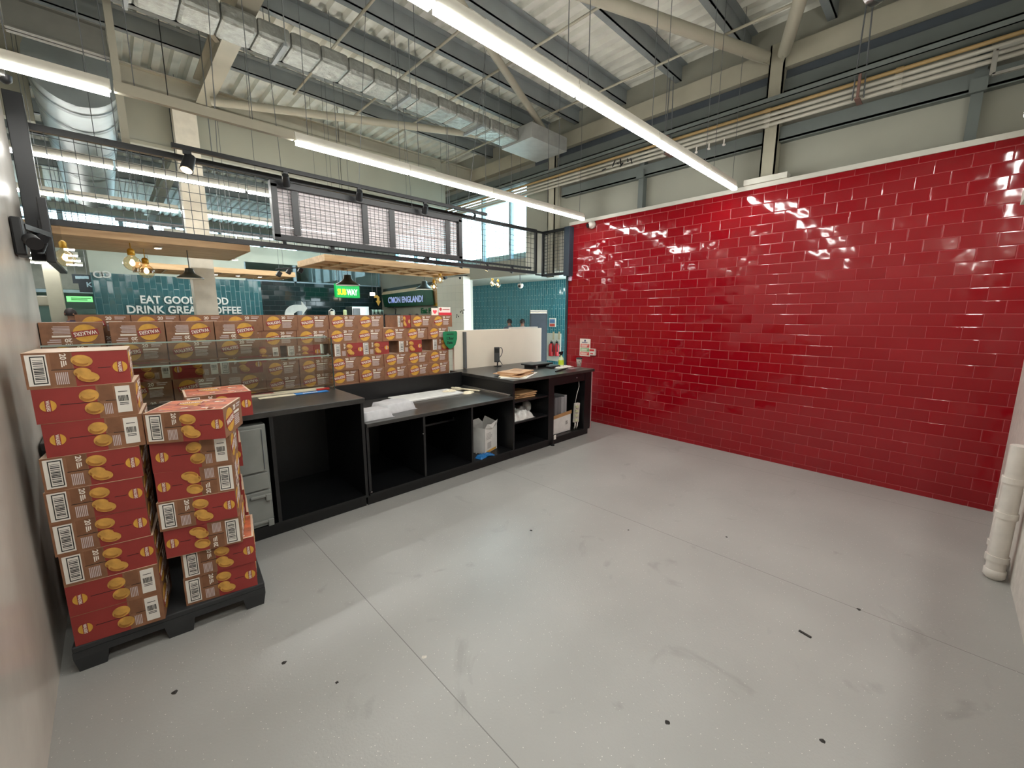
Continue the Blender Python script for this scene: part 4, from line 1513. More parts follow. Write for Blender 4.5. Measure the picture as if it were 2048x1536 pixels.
m.build('lettering', [mat('navy_ink', (50, 50, 96), .5), PWHITE], t)
p = rp(1187, 704)
t = thing('call_point', 'small white and red fire call point overlapping the notice edge', 'call point', (wx(p.y)-.02, p.y, p.z-.045))
MB().bbox(wx(p.y)-.045, wx(p.y)-.002, p.y-.05, p.y+.05, p.z-.05, p.z+.05, .008).build('housing', WHPIPE, t)
MB().box(wx(p.y)-.047, wx(p.y)-.045, p.y-.042, p.y+.042, p.z+.015, p.z+.042).box(wx(p.y)-.047, wx(p.y)-.045, p.y-.025, p.y+.025, p.z-.03, p.z-.015).build('red_front', mat('signal_red', (190, 40, 40), .4), t)
p = rp(1186, 450)
t = thing('dome_camera', 'white dome camera with black lens at the top left of the red wall', 'security camera', (wx(p.y)-.05, p.y, p.z-.06))
m = MB().lathe([(0, 0), (.055, 0), (.055, .03), (.05, .045), (.0, .05)], (0, 0, 0), 24)
R = Matrix.Translation((wx(p.y)-.004, p.y, p.z)) @ Matrix.Rotation(-PI/2, 4, 'Y')
m2 = MB()
m2.add([R @ v for v in m.v], m.f, 0, True)
m2.build('base', WHPIPE, t)
m = MB().lathe([(.05, .03), (.048, .055), (.036, .075), (.018, .086), (0, .09)], (0, 0, 0), 24)
m2 = MB()
m2.add([R @ v for v in m.v], m.f, 0, True)
m2.build('dome', WHPIPE, t)
d = (Vector((wx(p.y)-.06, p.y+.02, p.z-.005)))
MB().cyl(d, d+Vector((-.03, .02, -.012)), .030, seg=18).build('lens', BLACK, t)
p = rp(1141, 551)
tag(MB().bbox(wx(4.06)-.035, wx(4.06)-.001, 4.03, 4.08, 2.12, 2.19, .008).build('sensor', mat('pale_lilac_plastic', (206, 190, 214), .4)), 'small pale sensor under the black post at the red wall end', 'sensor')
# pipes on the white wall at the right edge
t = thing('radiator_pipes', 'two white painted vertical pipes with joints on the white wall at far right', 'pipes', (3.75, -.40, 0))
pp = at(1999, 1148, z=.05)
q = at(2022, 1176, z=.03)
PX1, PY1 = pp.x+.03, -.40
for k, (xx, yy, r, zt_) in enumerate(((4.0, -.405, .036, .60), (3.76, -.395, .042, .85))):
    m = MB().cyl((xx, yy, .06), (xx, yy, zt_), r, seg=20)
    for zz in (.12, .40, .62):
        if zz < zt_:
            m.cyl((xx, yy, zz), (xx, yy, zz+.035), r*1.18, seg=20)
    m.lathe([(0, .0), (r*.8, .0), (r*1.15, .02), (r*1.15, .06), (r, .065)], (xx, yy, 0), 20)
    m.build('pipe', WHPIPE, t)
MB().cyl((4.0, -.405, .60), (4.0, -.405, .62), .018).bbox(3.965, 4.05, -.43, -.38, .62, .645, .008).build('valve', BLACK, t)
MB().cyl((4.0, -.405, .05), (3.76, -.395, .05), .024, seg=14).bbox(3.85, 3.91, -.44, -.37, .03, .11, .012).build('elbow', WHPIPE, t)

# ================================================================== OVERHEAD SCREEN FRAMES
def wire_panel(m, x0, x1, z0, z1, pitch, r, origin, along):
    o, a = Vector(origin), Vector(along)
    n = int((x1-x0)/pitch)
    for i in range(n+1):
        s = x0+i*pitch
        m.bar(o+a*s+Vector((0, 0, z0)), o+a*s+Vector((0, 0, z1)), r, r)
    k = int((z1-z0)/pitch)
    for i in range(k+1):
        z = z0+i*pitch
        m.bar(o+a*x0+Vector((0, .0, z)), o+a*x1+Vector((0, 0, z)), r, r)


t = thing('mesh_screen', 'long black framed wire mesh screen hanging above the counter', 'mesh screen', (2.2, 4.58, 2.2))
Y0 = 4.58
m = MB()
XL, XR = -.33, 4.93
for z in (2.262, 2.888):
    m.box(XL, XR, Y0-.02, Y0+.02, z-.022, z+.022)
for x in (XL, XR):
    m.box(x-.016, x+.016, Y0-.016, Y0+.016, 2.25, 2.9)
m.build('rail_frame', BLACK, t)
m = MB()
wire_panel(m, XL, XR, 2.262, 2.89, .0725, .0045, (0, Y0, 0), (1, 0, 0))
m.build('wire_mesh', mat('dark_wire', (52, 60, 62), .5), t)
for x in (.2, 1.9, 3.3, 4.4):
    MB().cyl((x, Y0, 2.91), (x, Y0, 4.558), .003, seg=5).build('suspension_wire', CABLE, t)
# the sign panel in front of the mesh
t = thing('menu_sign', 'black framed white backed mesh sign panel with four dark uprights over the counter', 'sign', (2.3, 4.45, 2.3))
ys_ = 4.50
m = MB()
for z in (2.325, 2.80):
    m.box(1.205, 3.40, ys_-.05, ys_+.02, z-.026, z+.026)
for x in (1.232, 3.374):
    m.box(x-.026, x+.026, ys_-.05, ys_+.02, 2.325, 2.80)
m.build('sign_frame', BLACK, t)
m = MB()
for k in range(17):
    z = 2.351+k*.0264
    m.box(1.255, 3.35, ys_-.002, ys_+.012, z+.002, z+.0245)
m.build('slatted_back', mat('white_slats', (204, 196, 198), .5, vary=.03), t)
m = MB()
wire_panel(m, 1.26, 3.345, 2.352, 2.775, .048, .0035, (0, ys_-.028, 0), (1, 0, 0))
m.build('wire_grid', mat('dark_wire'if False else 'dark_wire', (52, 60, 62), .5), t)
for u in (593, 730.5, 783.5, 895):
    x = at(u, 440, y=ys_-.04).x
    MB().box(x-.030, x+.030, ys_-.045, ys_-.034, 2.36, 2.765).build('upright', BLACK, t)
for x in (1.75, 2.9):
    MB().box(x-.02, x+.02, ys_-.01, Y0-.02, 2.26, 2.30).build('bracket', BLACK, t)
for x in (1.32, 2.69):
    MB().cyl((x, ys_-.03, 2.826), (x, 4.66, 4.558), .003, seg=5).build('suspension_wire', CABLE, t)
# return frames by the red wall
t = thing('mesh_screen', 'small black framed mesh screen turning the corner at the red wall end', 'mesh screen', (5.1, 4.3, 2.2))
m = MB()
for z in (2.235, 2.885):
    m.box(5.09, 5.125, 4.12, 4.60, z-.02, z+.02)
    m.box(5.10, 5.29, 4.575, 4.605, z-.02, z+.02)
for y in (4.135, 4.585):
    m.box(5.09, 5.125, y-.016, y+.016, 2.22, 2.9)
m.build('rail_frame', BLACK, t)
m = MB()
wire_panel(m, 4.14, 4.58, 2.24, 2.88, .05, .0045, (5.107, 0, 0), (0, 1, 0))
wire_panel(m, 5.11, 5.29, 2.24, 2.88, .05, .0045, (0, 4.59, 0), (1, 0, 0))
m.build('wire_mesh', MATS['dark_wire'], t)
tag(MB().bbox(5.055, 5.165, 4.02, 4.12, 2.19, 2.905, .004).build('corner_post', mat('blue_black_post', (38, 50, 62), .5)), 'dark blue black post capping the upper end of the red wall', 'post')
tag(MB().bbox(-.335, -.245, 4.40, 4.47, 1.97, 3.04, .004).build('corner_post', BLACK), 'black upright post at the left end of the mesh screen', 'post')
m = MB().box(4.93, 5.10, 4.572, 4.588, 2.87, 2.90).box(4.93, 5.10, 4.572, 4.588, 2.225, 2.245)
tag(m.build('link_bar', BLACK), 'pair of short black link bars between the two mesh screens', 'bars')

# track with spotlights above the sign
TY, TZ = 4.34, 2.885
t = thing('light_track', 'black spotlight track hanging just above the sign panel', 'light track', (2.1, TY, TZ))
MB().box(.50, 3.72, TY-.018, TY+.018, TZ, TZ+.034).build('rail', BLACK, t)
for x in (.8, 2.0, 3.4):
    MB().cyl((x, TY, TZ+.034), (x, 3.95, 4.558), .003, seg=5).build('suspension_wire', CABLE, t)


def spot(x, y, z, aim, label, group, lit=False, s=1.0, on='adapter'):
    t = thing('spotlight', label, 'spotlight', (x, y, z), group=group)
    a = Vector(aim).normalized()
    c = Vector((x, y, z-.07*s))
    MB().box(x-.02*s, x+.02*s, y-.012, y+.012, z-.02*s, z).cyl((x, y, z-.019*s), c, .008*s, seg=8).build('bracket', BLACK, t)
    MB().cyl(c-a*.05*s, c+a*.05*s, .028*s, .034*s, seg=16).build('head', BLACK, t)
    MB().cyl(c+a*.0505*s, c+a*.0515*s, .028*s, seg=16).build('lens', BULB if lit else mat('dull_lens', (120, 120, 118), .2), t)
    return t


for k, (u, lab) in enumerate(((378, 'lit round spotlight, leftmost on the track above the sign'), (570, 'black spotlight above the left corner of the sign'), (716, 'black spotlight above the middle of the sign'), (848, 'black spotlight above the right half of the sign'), (948, 'small lit spotlight at the right end of the track'))):
    x = at(u, 340, y=TY).x
    spot(x, TY, TZ, (-.3, -.35, -.9) if k == 0 else (.2, .6, -.5), lab, 'spotlights on the track', lit=k in (0, 4), s=1.35 if k == 0 else 1.0 if k < 4 else .6)
t = thing('light_track', 'black spotlight track low behind the lower mesh rail at the right', 'light track', (3.9, 4.9, 2.3))
MB().box(3.3, 5.15, 4.88, 4.91, 2.36, 2.39).build('rail', BLACK, t)
for x in (3.5, 4.9):
    MB().cyl((x, 4.895, 2.39), (x, 4.895, 4.56), .003, seg=5).build('suspension_wire', CABLE, t)
for k, (x, lit, lab) in enumerate(((3.72, False, 'small black spotlight on the low track, left of the lit one'), (4.2, True, 'small lit spotlight on the low track before the window'), (4.72, False, 'small black spotlight on the low track, nearest the corner'))):
    spot(x, 4.895, 2.36, (-.2, .3, -.8), lab, 'spotlights on the low track', lit, .8)
t = thing('light_track', 'black spotlight track hanging before the far windows at the left', 'light track', (1.2, 7.6, 2.9))
MB().box(.2, 2.5, 7.58, 7.62, 2.80, 2.84).build('rail', BLACK, t)
for x in (.4, 2.3):
    MB().cyl((x, 7.6, 2.84), (x, 7.6, 4.56), .003, seg=5).build('suspension_wire', CABLE, t)
for k, (x, lab) in enumerate(((.55, 'lit spotlight on the far left track, left one'), (2.2, 'lit spotlight on the far left track, right one'))):
    spot(x, 7.6, 2.80, (0, -.5, -.8), lab, 'spotlights on the far left track', True)

# ------------------------------------------------------------------ tv and bracket at the left wall
t = thing('television', 'black flat television seen edge on at the left wall', 'television', (-.2, 4.6, 1.9))
xt = -.2
q1, q2, q3, q4 = at(90, 388, x=xt), at(108, 492, x=xt), at(140, 560, x=xt), at(131, 452, x=xt)
ya, yb = q1.y+.03, 5.05
m = MB().bbox(xt-.045, xt-.002, ya, yb, 1.93, 2.33, .006)
m.build('casing', BLACK, t)
MB().box(xt-.002, xt, ya+.012, yb-.012, 1.945, 2.318).build('screen', mat('glossy_screen', (24, 22, 20), .05), t)
m = MB().bar((-.34, 4.1, 2.08), (-.245, 4.25, 2.10), .03, .06).bbox(-.262, -.243, 4.12, 4.4, 2.0, 2.2, .004)
m.build('wall_arm', BLACK, t)
t = thing('bracket_cluster', 'black bracket and camera cluster on the left wall edge under the post', 'bracket', (-.3, 3.7, 1.95))
m = MB().bbox(-.338, -.29, 3.66, 3.82, 1.93, 2.14, .01).bar((-.3, 3.74, 2.10), (-.22, 4.02, 2.10), .03, .03).bar((-.3, 3.70, 2.0), (-.23, 3.95, 2.06), .02, .02)
m.build('bracket', BLACK, t)
MB().cyl((-.27, 3.66, 2.02), (-.25, 3.58, 1.99), .035, seg=16).build('camera_head', BLACK, t)
MB().cyl((-.26, 3.9, 2.07), (-.235, 3.86, 2.05), .03, seg=14).build('camera_head', BLACK, t)
MB().tube([(-.25, 3.95, 2.09), (-.23, 4.0, 2.04), (-.25, 3.98, 1.98), (-.27, 3.9, 1.97)], .006).build('cable', BLACK, t)
t = thing('dome_camera', 'half hidden dark camera with chrome ring at the left picture edge', 'security camera', (-.3, 2.9, 2.75))
p = at(6, 150, x=-.30)
MB().cyl((-.34, p.y, p.z), (-.29, p.y, p.z), .035, seg=16).build('base', STEEL, t)
MB().lathe([(.034, .0), (.03, -.03), (.015, -.045), (0, -.05)], (-.295, p.y, p.z), 16).build('dome', BLACK, t)

# ================================================================== SEATING AREA AND SANDWICH COUNTER BEYOND
def raft(x0, x1, y0, y1, z0, z1, nx, label, slats=0):
    t = thing('ceiling_raft', label, 'ceiling raft', ((x0+x1)/2, (y0+y1)/2, z0), group='plywood ceiling rafts')
    w = .022
    m = MB()
    m.box(x0, x1, y0, y0+w, z0, z1).box(x0, x1, y1-w, y1, z0, z1).box(x0, x0+w, y0+w, y1-w, z0, z1).box(x1-w, x1, y0+w, y1-w, z0, z1)
    m.build('edge_board', PLY, t)
    MB().box(x0+w, x1-w, y0+w, y1-w, z1-.02, z1-.004).build('top_board', PLY, t)
    m = MB()
    if slats:
        for k in range(slats):
            y = y0+w+(k+.5)*(y1-y0-2*w)/slats
            m.box(x0+w, x1-w, y-(y1-y0)/slats*.44, y+(y1-y0)/slats*.44, z0+.004, z0+.022)
    else:
        for k in range(1, nx):
            x = x0+k*(x1-x0)/nx
            m.box(x-.012, x+.012, y0+w, y1-w, z0+.006, z1-.02)
        for k in (1, 2):
            y = y0+k*(y1-y0)/3
            m.box(x0+w, x1-w, y-.012, y+.012, z0+.008, z1-.02)
    m.build('underside_slats', PLY, t)
    for x in (x0+.15, x1-.15):
        for y in (y0+.12, y1-.52):
            MB().cyl((x, y, z1), (x, y, 4.56), .0025, seg=5, caps=False).build('suspension_wire', CABLE, t)
    return t


raft(-.45, 1.16, 5.2, 6.26, 2.262, 2.352, 5, 'slatted plywood raft hanging at the left behind the mesh screen', 9)
raft(2.07, 4.42, 5.6, 6.66, 2.287, 2.368, 7, 'plywood raft with open coffers hanging below the sign panel')
raft(.35, 2.44, 8.0, 8.9, 2.255, 2.335, 6, 'further plywood raft hanging behind the white column')
DL = mat('lit_downlight', (255, 246, 230), .5, vary=0, emit=((255, 240, 214), 9))
for k, (u, v, y, z) in enumerate(((318, 514, 5.5, 2.26), (470, 524, 6.0, 2.26), (520, 560, 8.3, 2.253), (476, 557, 8.3, 2.253), (432, 556, 8.3, 2.253))):
    p = at(u, v, y=y)
    m = MB().cyl((p.x, y, z-.012), (p.x, y, z+.002), .035, seg=14)
    t = thing('downlight', 'small round downlight under the plywood rafts, %s counted from the left raft' % ORD[k+1], 'downlight', (p.x, y, z-.012), group='downlights under the rafts')
    m.build('trim', WHITE, t)
    MB().cyl((p.x, y, z-.016), (p.x, y, z-.0125), .026, seg=14).build('lens', DL, t)
    _ = p

GOLDM = mat('brass_cap', (196, 150, 40), .35, .3)
for k, (u, v, y, top, lab) in enumerate(((128, 516, 5.0, 2.27, 'glowing globe bulb pendant, leftmost, by the television'), (265, 527, 5.4, 2.27, 'glowing globe bulb pendant, higher of the pair before the pale wall'),
                                         (293, 543, 5.8, 2.27, 'glowing globe bulb pendant, lower of the pair before the pale wall'), (880, 560, 6.1, 2.29, 'glowing globe bulb pendant, upper one under the right end of the coffered raft'),
                                         (868, 574, 6.3, 2.29, 'glowing globe bulb pendant, lower one under the right end of the coffered raft'), (985, 567, 7.3, 2.6, 'glowing globe bulb pendant before the teal tiles, left of the pair'), (996, 570, 7.3, 2.6, 'glowing globe bulb pendant before the teal tiles, right of the pair'))):
    p = at(u, v, y=y)
    r = .068 if k < 3 else .062
    t = thing('bulb_pendant', lab, 'pendant lamp', (p.x, p.y, p.z-r), group='globe bulb pendants')
    prof = [(r*math.sin(a), -r*math.cos(a)) for a in [i*PI*.82/9 for i in range(10)]]+[(r*.36, r*1.05), (r*.34, r*1.2)]
    MB().lathe(prof, p, 20).build('glass_globe', WARMGLASS, t)
    MB().lathe([(0, -r*.35), (r*.25, -r*.2), (r*.32, r*.1), (r*.15, r*.5), (0, r*.6)], p, 12).build('filament', BULB, t)
    MB().lathe([(0, r*1.15), (r*.42, r*1.15), (r*.42, r*1.75), (r*.25, r*2.0), (0, r*2.0)], p, 14).build('socket_cap', GOLDM, t)
    MB().cyl(p+Vector((0, 0, r*2)), (p.x, p.y, max(top, p.z+r*2.2)), .004, seg=6).build('cable', GOLDM, t)
SHADE = mat('dark_enamel_shade', (52, 58, 54), .3)
SHIN = mat('white_enamel', (236, 232, 222), .4, vary=0)
for k, (u0, u1, v, y, lab) in enumerate(((350, 410, 557, 5.6, 'dark enamel dome pendant before the white column'), (671, 720, 571, 6.4, 'dark enamel dome pendant partly covering the green sandwich sign'), (832, 866, 579, 6.9, 'dark enamel dome pendant at the right, before the football banner'))):
    a, b = at(u0, v, y=y), at(u1, v, y=y)
    c = (a+b)/2
    r = (b.x-a.x)/2*.94
    t = thing('dome_pendant', lab, 'pendant lamp', (c.x, c.y, c.z), group='dome pendants')
    prof = [(1, 0), (1, .05), (.86, .16), (.62, .30), (.42, .44), (.33, .62), (.30, .86), (.16, .90), (0, .90)]
    MB().lathe([(r*x, r*z) for x, z in prof], c, 28).build('shade', SHADE, t)
    MB().lathe([(r*.97, r*.012), (r*.83, r*.13), (r*.6, r*.26), (r*.38, r*.42), (0, r*.5)], c, 28).build('inner_shade', SHIN, t)
    MB().cyl(c+Vector((0, 0, r*.9)), (c.x, c.y, 4.56), .004, seg=6).build('cable', BLACK, t)
    m = MB().lathe([(0, r*.1), (r*.16, r*.15), (r*.18, r*.28), (0, r*.42)], c, 14)
    m.build('bulb', DL, t)
p = at(582, 533, y=6.7)
t = thing('spot_bar', 'short black bar with three cube spotlights under the coffered raft', 'spotlights', p)
MB().tube([at(552+i*8, 540-i*.6, y=6.7)+Vector((0, 0, .01)) for i in range(8)], .008).build('bar', BLACK, t)
for u, v in ((558, 548), (578, 543), (601, 541)):
    q = at(u, v, y=6.7)
    MB().bbox(-.03, .03, -.03, .03, -.035, .035, .006, M=Matrix.Translation(q) @ Matrix.Rotation(.5, 4, 'Y')).build('spot_head', BLACK, t)
t = thing('spot_bar', 'short dark bar with two spotlights at the right end of the coffered raft', 'spotlights', at(920, 550, y=6.8))
MB().tube([at(884, 549, y=6.8), at(935, 551, y=6.8)], .008).build('bar', BLACK, t)
for u, v in ((890, 554), (922, 556)):
    q = at(u, v, y=6.8)
    MB().bbox(-.03, .03, -.03, .03, -.04, .03, .006, M=Matrix.Translation(q) @ Matrix.Rotation(-.5, 4, 'Y')).build('spot_head', BLACK, t)

# lettering and ring eyes on the teal wall
LW = mat('white_letters', (230, 232, 226), .4, vary=.02)
for body, u0, u1, v, hh, lab in (('EAT GOOD FOOD', 282, 457, 607, .15, 'upper line of white lettering on the teal wall, EAT GOOD FOOD'), ('DRINK GREAT COFFEE', 255, 483, 627, .15, 'lower line of white lettering on the teal wall, DRINK GREAT COFFEE')):
    a, b = at(u0, v, y=10.49), at(u1, v-1, y=10.49)
    zz = a.z
    m = MB()
    m.text(body, frame((a.x, 10.499, zz), (1, 0, 0), (0, 0, 1)), w=b.x-a.x, h=hh, bold=.025, depth=.02)
    tag(m.build('wall_lettering', LW), lab, 'lettering', 'lettering on the teal wall')
t = thing('ring_eyes', 'pair of white ring shapes in the top left corner of the teal wall', 'wall rings', at(204, 549, y=10.49))
for u in (196.5, 212):
    p = at(u, 549, y=10.49)
    n = 24
    v = []
    for r in (.062, .040):
        for y in (10.498, 10.475):
            v += [(p.x+r*math.cos(2*PI*i/n)*1.1, y, p.z+r*math.sin(2*PI*i/n)) for i in range(n)]
    f = []
    for a, b in ((0, 1), (1, 3), (3, 2), (2, 0)):
        f += [(a*n+i, a*n+(i+1) % n, b*n+(i+1) % n, b*n+i) for i in range(n)]
    MB().add(v, f).build('ring', LW, t)
p = at(175, 566, y=11.4)
t = thing('hanging_sign', 'dark hanging sign with pale lettering at the corridor mouth', 'sign', p)
a, b = at(143, 548, y=11.4), at(185, 568, y=11.4)
MB().box(a.x, b.x, 11.4, 11.44, b.z, a.z).box(at(158, 575, y=11.4).x, b.x, 11.4, 11.44, at(158, 584, y=11.4).z, b.z).build('board', mat('navy_sign', (36, 48, 58), .4), t)
m = MB()
m.text('K', frame(at(174, 574, y=11.399), (1, 0, 0), (0, 0, 1)), h=.09, bold=.03, depth=.002)
for k in range(3):
    q = at(150+k*9, 552, y=11.399)
    m.box(q.x, q.x+.06, 11.396, 11.399, q.z-.05, q.z)
m.build('lettering', mat('pale_blue_letters', (170, 200, 216), .5), t)
MB().cyl((a.x+.05, 11.42, a.z), (a.x+.05, 11.42, 4.56), .006, seg=6).cyl((b.x-.05, 11.42, a.z), (b.x-.05, 11.42, 4.56), .006, seg=6).build('rod', CABLE, t)
a, b = at(132, 592, y=15.8), at(186, 604, y=15.8)
t = thing('exit_sign', 'backlit green exit sign strip above the entrance doors', 'sign', a)
MB().box(a.x, b.x, 15.8, 15.9, b.z, a.z).build('sign_face', mat('lit_green', (110, 220, 120), .5, vary=0, emit=((120, 230, 130), 1.1)), t)
m = MB()
F = frame((a.x+.08, 15.799, b.z+.03), (1, 0, 0), (0, 0, 1))
text_lines(m, F, 0, (b.x-a.x)*.8, 0, a.z-b.z-.06, 2, 0)
m.build('lettering', mat('dark_green_ink', (24, 84, 40), .5), t)
a, b = at(82, 592, y=13), at(118, 612, y=13)
MBC = MB().bbox(a.x-.9, b.x, 12.8, 13.4, b.z, a.z, .02)
tag(MBC.build('cream_fascia', CREAM), 'cream boxed fascia block at the left of the entrance', 'fascia')
p = at(100, 570, y=12.6)
tag(MB().box(p.x-.06, p.x+.16, 12.5, 12.75, 0, 4.56).build('steel_column', CREAM), 'pale column in the entrance corridor at far left', 'column', kind='thing')
CARW = mat('white_car_paint', (228, 230, 232), .25)

# sandwich counter: sign, banner, fittings
a, b = at(671, 567, y=9.5), at(720, 596, y=9.5)
t = thing('backlit_sign', 'green backlit sandwich shop sign with yellow and white lettering', 'sign', ((a.x+b.x)/2, 9.5, b.z))
MB().bbox(a.x, b.x, 9.5, 9.6, b.z, a.z, .006).build('light_box', mat('lit_sign_green', (10, 150, 66), .4, vary=0, emit=((0, 160, 64), .75)), t)
w = b.x-a.x
m = MB()
F = frame((a.x+.06*w, 9.499, b.z+.055), (1, 0, 0), (0, 0, 1))
m.text('SUB', F, w=.36*w, h=.135, mi=0, bold=.03, depth=.004)
m.text('WAY', F @ Matrix.Translation((.38*w, .0, 0)), w=.46*w, h=.135, mi=1, bold=.03, depth=.004)
m.build('lettering', [mat('lit_yellow', (255, 230, 20), .4, vary=0, emit=((255, 225, 0), 1.1)), mat('lit_white', (250, 250, 246), .4, vary=0, emit=((255, 255, 250), 1.1))], t)
for x in (a.x+.06, b.x-.06):
    MB().cyl((x, 9.55, a.z), (x, 9.55, 4.56), .006, seg=6).build('rod', CABLE, t)
# inward leaning menu banner
t = thing('menu_banner', 'dark green leaning banner reading C\'MON ENGLAND above the sandwich counter', 'banner', (5.2, 9.2, 1.83))
q = [at(763, 590, x=5.2), at(863, 577, x=5.2), at(867, 610, x=5.2), at(769, 614, x=5.2)]
bl, br, tr, tl = q[3], q[2], q[1], q[0]
MB().poly([bl, br, tr, tl], (.03, 0, 0)).build('face', mat('dark_green_banner', (22, 72, 52), .4), t)
s = (br-bl)
tt = (tl-bl)
F = frame(bl+s*.12+tt*.28+Vector((-.012, 0, .0)), (0, -1, 0), (0, 0, 1))
m = MB()
m.text("C'MON ENGLAND!", F, w=s.length*.72, h=tt.z*.5, bold=.03, depth=.004)
m.build('lettering', mat('lilac_letters', (176, 190, 236), .4, vary=0, emit=((170, 186, 240), .35)), t)
e = Vector((0, 0, .08))
MB().poly([tl, tr, tr+e+Vector((.05, 0, 0)), tl+e+Vector((.05, 0, 0))], (.03, 0, 0)).build('top_rail', mat('beige_rail', (206, 188, 156), .5), t)
MB().poly([tl+e+Vector((.05, 0, .0)), tr+e+Vector((.05, 0, 0)), tr+e+Vector((.05, 0, .07)), tl+e+Vector((.05, 0, .07))], (.03, 0, 0)).build('top_rail', mat('dark_rail', (40, 54, 52), .5), t)
a, b = at(866, 612, x=5.27), at(886, 575, x=5.27)
MB().poly([(5.27, a.y, 1.82), (5.27, b.y, 1.82), (5.27, b.y, 2.40), (5.27, a.y, 2.40)], (.03, 0, 0)).build('side_panel', PLY, t)
MB().poly([(5.265, a.y-.02, 1.80), (5.265, b.y+.02, 1.80), (5.265, b.y+.02, 1.86), (5.265, a.y-.02, 1.86)], (.005, 0, 0)).build('yellow_strip', YEL, t)
# white tiled pillar
WT = tile_mat('white_square_tiles', 'x', (214, 212, 200), (176, 176, 168), .15, .15, rough=.35, tilt=.01, wob=.01, offset=0, var=.02)
tag(MB().box(5.12, 5.297, 6.70, 7.62, 0, 2.36).build('tiled_pillar', WT), 'white square tiled pillar between the sandwich counter and the teal wall', 'pillar', kind='thing')
t = thing('bubble_decal', 'dark dotted bubble decal on the white tiled pillar', 'decal', at(925, 625, x=5.115))
m = MB()
for u, v in ((914, 630), (917, 633), (913, 634), (924, 622), (928, 620), (926, 626), (921, 624)):
    p = at(u, v, x=5.119)
    m.cyl(p, p-Vector((.003, 0, 0)), .016, seg=10)
m.build('dots', INK, t)
# counter run hidden below the cartons, fittings peeping above
m = MB().box(2.6, 5.0, 8.9, 9.4, 0, 1.28).box(2.55, 5.05, 8.85, 9.45, 1.28, 1.32)
tag(m.build('service_counter', mat('white_counter', (210, 206, 196), .4)), 'white sandwich service counter behind the box wall', 'counter')


def onc(u, y=9.1):
    return at(u, 630, y=y).x


a, b = at(698, 613, y=9.2), at(733, 630, y=9.2)
t = thing('countertop_oven', 'stainless steel oven standing on the far service counter', 'oven', ((a.x+b.x)/2, 9.2, 1.32))
MB().bbox(a.x, b.x, 9.05, 9.4, 1.32, a.z, .01).build('body', STEEL, t)
MB().bbox(a.x+.02, a.x+(b.x-a.x)*.45, 9.035, 9.05, 1.5, a.z-.04, .004).build('door', mat('oven_glass', (70, 66, 60), .2), t)
a, b = at(740, 620, y=9.2), at(764, 630, y=9.2)
t = thing('condiment_rack', 'pale rack of tubs beside the steel oven', 'rack', ((a.x+b.x)/2, 9.2, 1.32))
MB().box(a.x, b.x, 9.1, 9.3, 1.32, 1.345).box(a.x, a.x+.01, 9.1, 9.3, 1.32, a.z).box(b.x-.01, b.x, 9.1, 9.3, 1.32, a.z).box(a.x, b.x, 9.1, 9.3, a.z-.1, a.z-.09).build('frame', STEEL, t)
for k in range(3):
    x = a.x+.05+k*(b.x-a.x-.1)/2
    MB().lathe([(0, 0), (.03, 0), (.035, .1), (0, .1)], (x, 9.2, a.z-.09), 12).build('tub', mat('pale_green_tub', (180, 206, 190), .4), t)
for k, (u, v, r, c, lab) in enumerate(((665, 630, .04, (220, 214, 196), 'small cream pot on the far service counter left of the oven'), (690, 627, .035, (206, 214, 160), 'small pale jar on the far service counter nearest the oven'))):
    p = at(u, v, y=9.0)
    tag(MB().lathe([(0, 0), (r, 0), (r*1.1, p.z-1.32+.06), (r*.8, p.z-1.32+.08), (0, p.z-1.32+.08)], (p.x, 9.0, 1.32), 14).build('pot', mat('pot_%d' % k, c, .4)), lab, 'pot')
m = MB()
pts = [at(u, v, y=9.05) for u, v in ((658, 630), (658, 622), (663, 618), (668, 621), (670, 628))]
m.tube([Vector((pts[0].x, 9.05, 1.32))]+pts, .014)
tag(m.build('tap', STEEL), 'curved pale tap on the far service counter', 'tap')
# machine seen through the gap in the top course
p = at(788, 650, y=9.0)
t = thing('coffee_machine', 'dark drinks machine seen through the gap in the box wall', 'machine', (p.x, 9.0, 1.32))
MB().bbox(p.x-.16, p.x+.16, 8.92, 9.3, 1.32, 1.62, .02).build('body', mat('dark_machine', (54, 58, 60), .35), t)
MB().bbox(p.x-.05, p.x+.06, 8.90, 8.92, 1.45, 1.55, .005).build('panel', mat('machine_panel', (150, 158, 160), .3), t)
MB().tube([(p.x+.1, 9.1, 1.6), (p.x+.12, 9.1, 1.74), (p.x+.06, 9.1, 1.78)], .012).build('spout', BLACK, t)
for k, u in enumerate((821, 834)):
    p = at(u, 629, y=8.1)
    t = thing('sauce_bottle', 'dark topped sauce bottle before the pale wall, %s one' % ('left', 'right')[k], 'bottle', (p.x, 8.1, 1.30), group='dark topped sauce bottles')
    MB().lathe([(0, 0), (.05, 0), (.05, .2), (.03, .26), (0, .27)], (p.x, 8.1, 1.30), 14).build('bottle', mat('pale_bottle', (206, 200, 184), .3), t)
    MB().lathe([(.07, .27), (.06, .29), (.02, .33), (0, .335)], (p.x, 8.1, 1.30), 14).build('cap', mat('dark_cap', (60, 44, 40), .4), t)
a, b = at(841, 616, x=5.28), at(863, 627, x=5.28)
t = thing('slogan_sign', 'green lettered slogan on the pale wall below the banner', 'sign', a)
m = MB()
m.text('Eat Fresh', frame((5.297, a.y, b.z), (0, -1, 0), (0, 0, 1)), w=(a.y-b.y)*1.7, h=a.z-b.z, bold=.03, depth=.01)
m.box(5.287, 5.298, b.y-.3, a.y, b.z-.09, b.z-.04)
m.build('lettering', mat('slogan_green', (30, 104, 66), .4), t)
a, b = at(863, 616, y=4.50), at(876, 631, y=4.50)
t = thing('card_display', 'white card with a pink heart standing above the box wall', 'display card', (a.x, 4.5, 1.6))
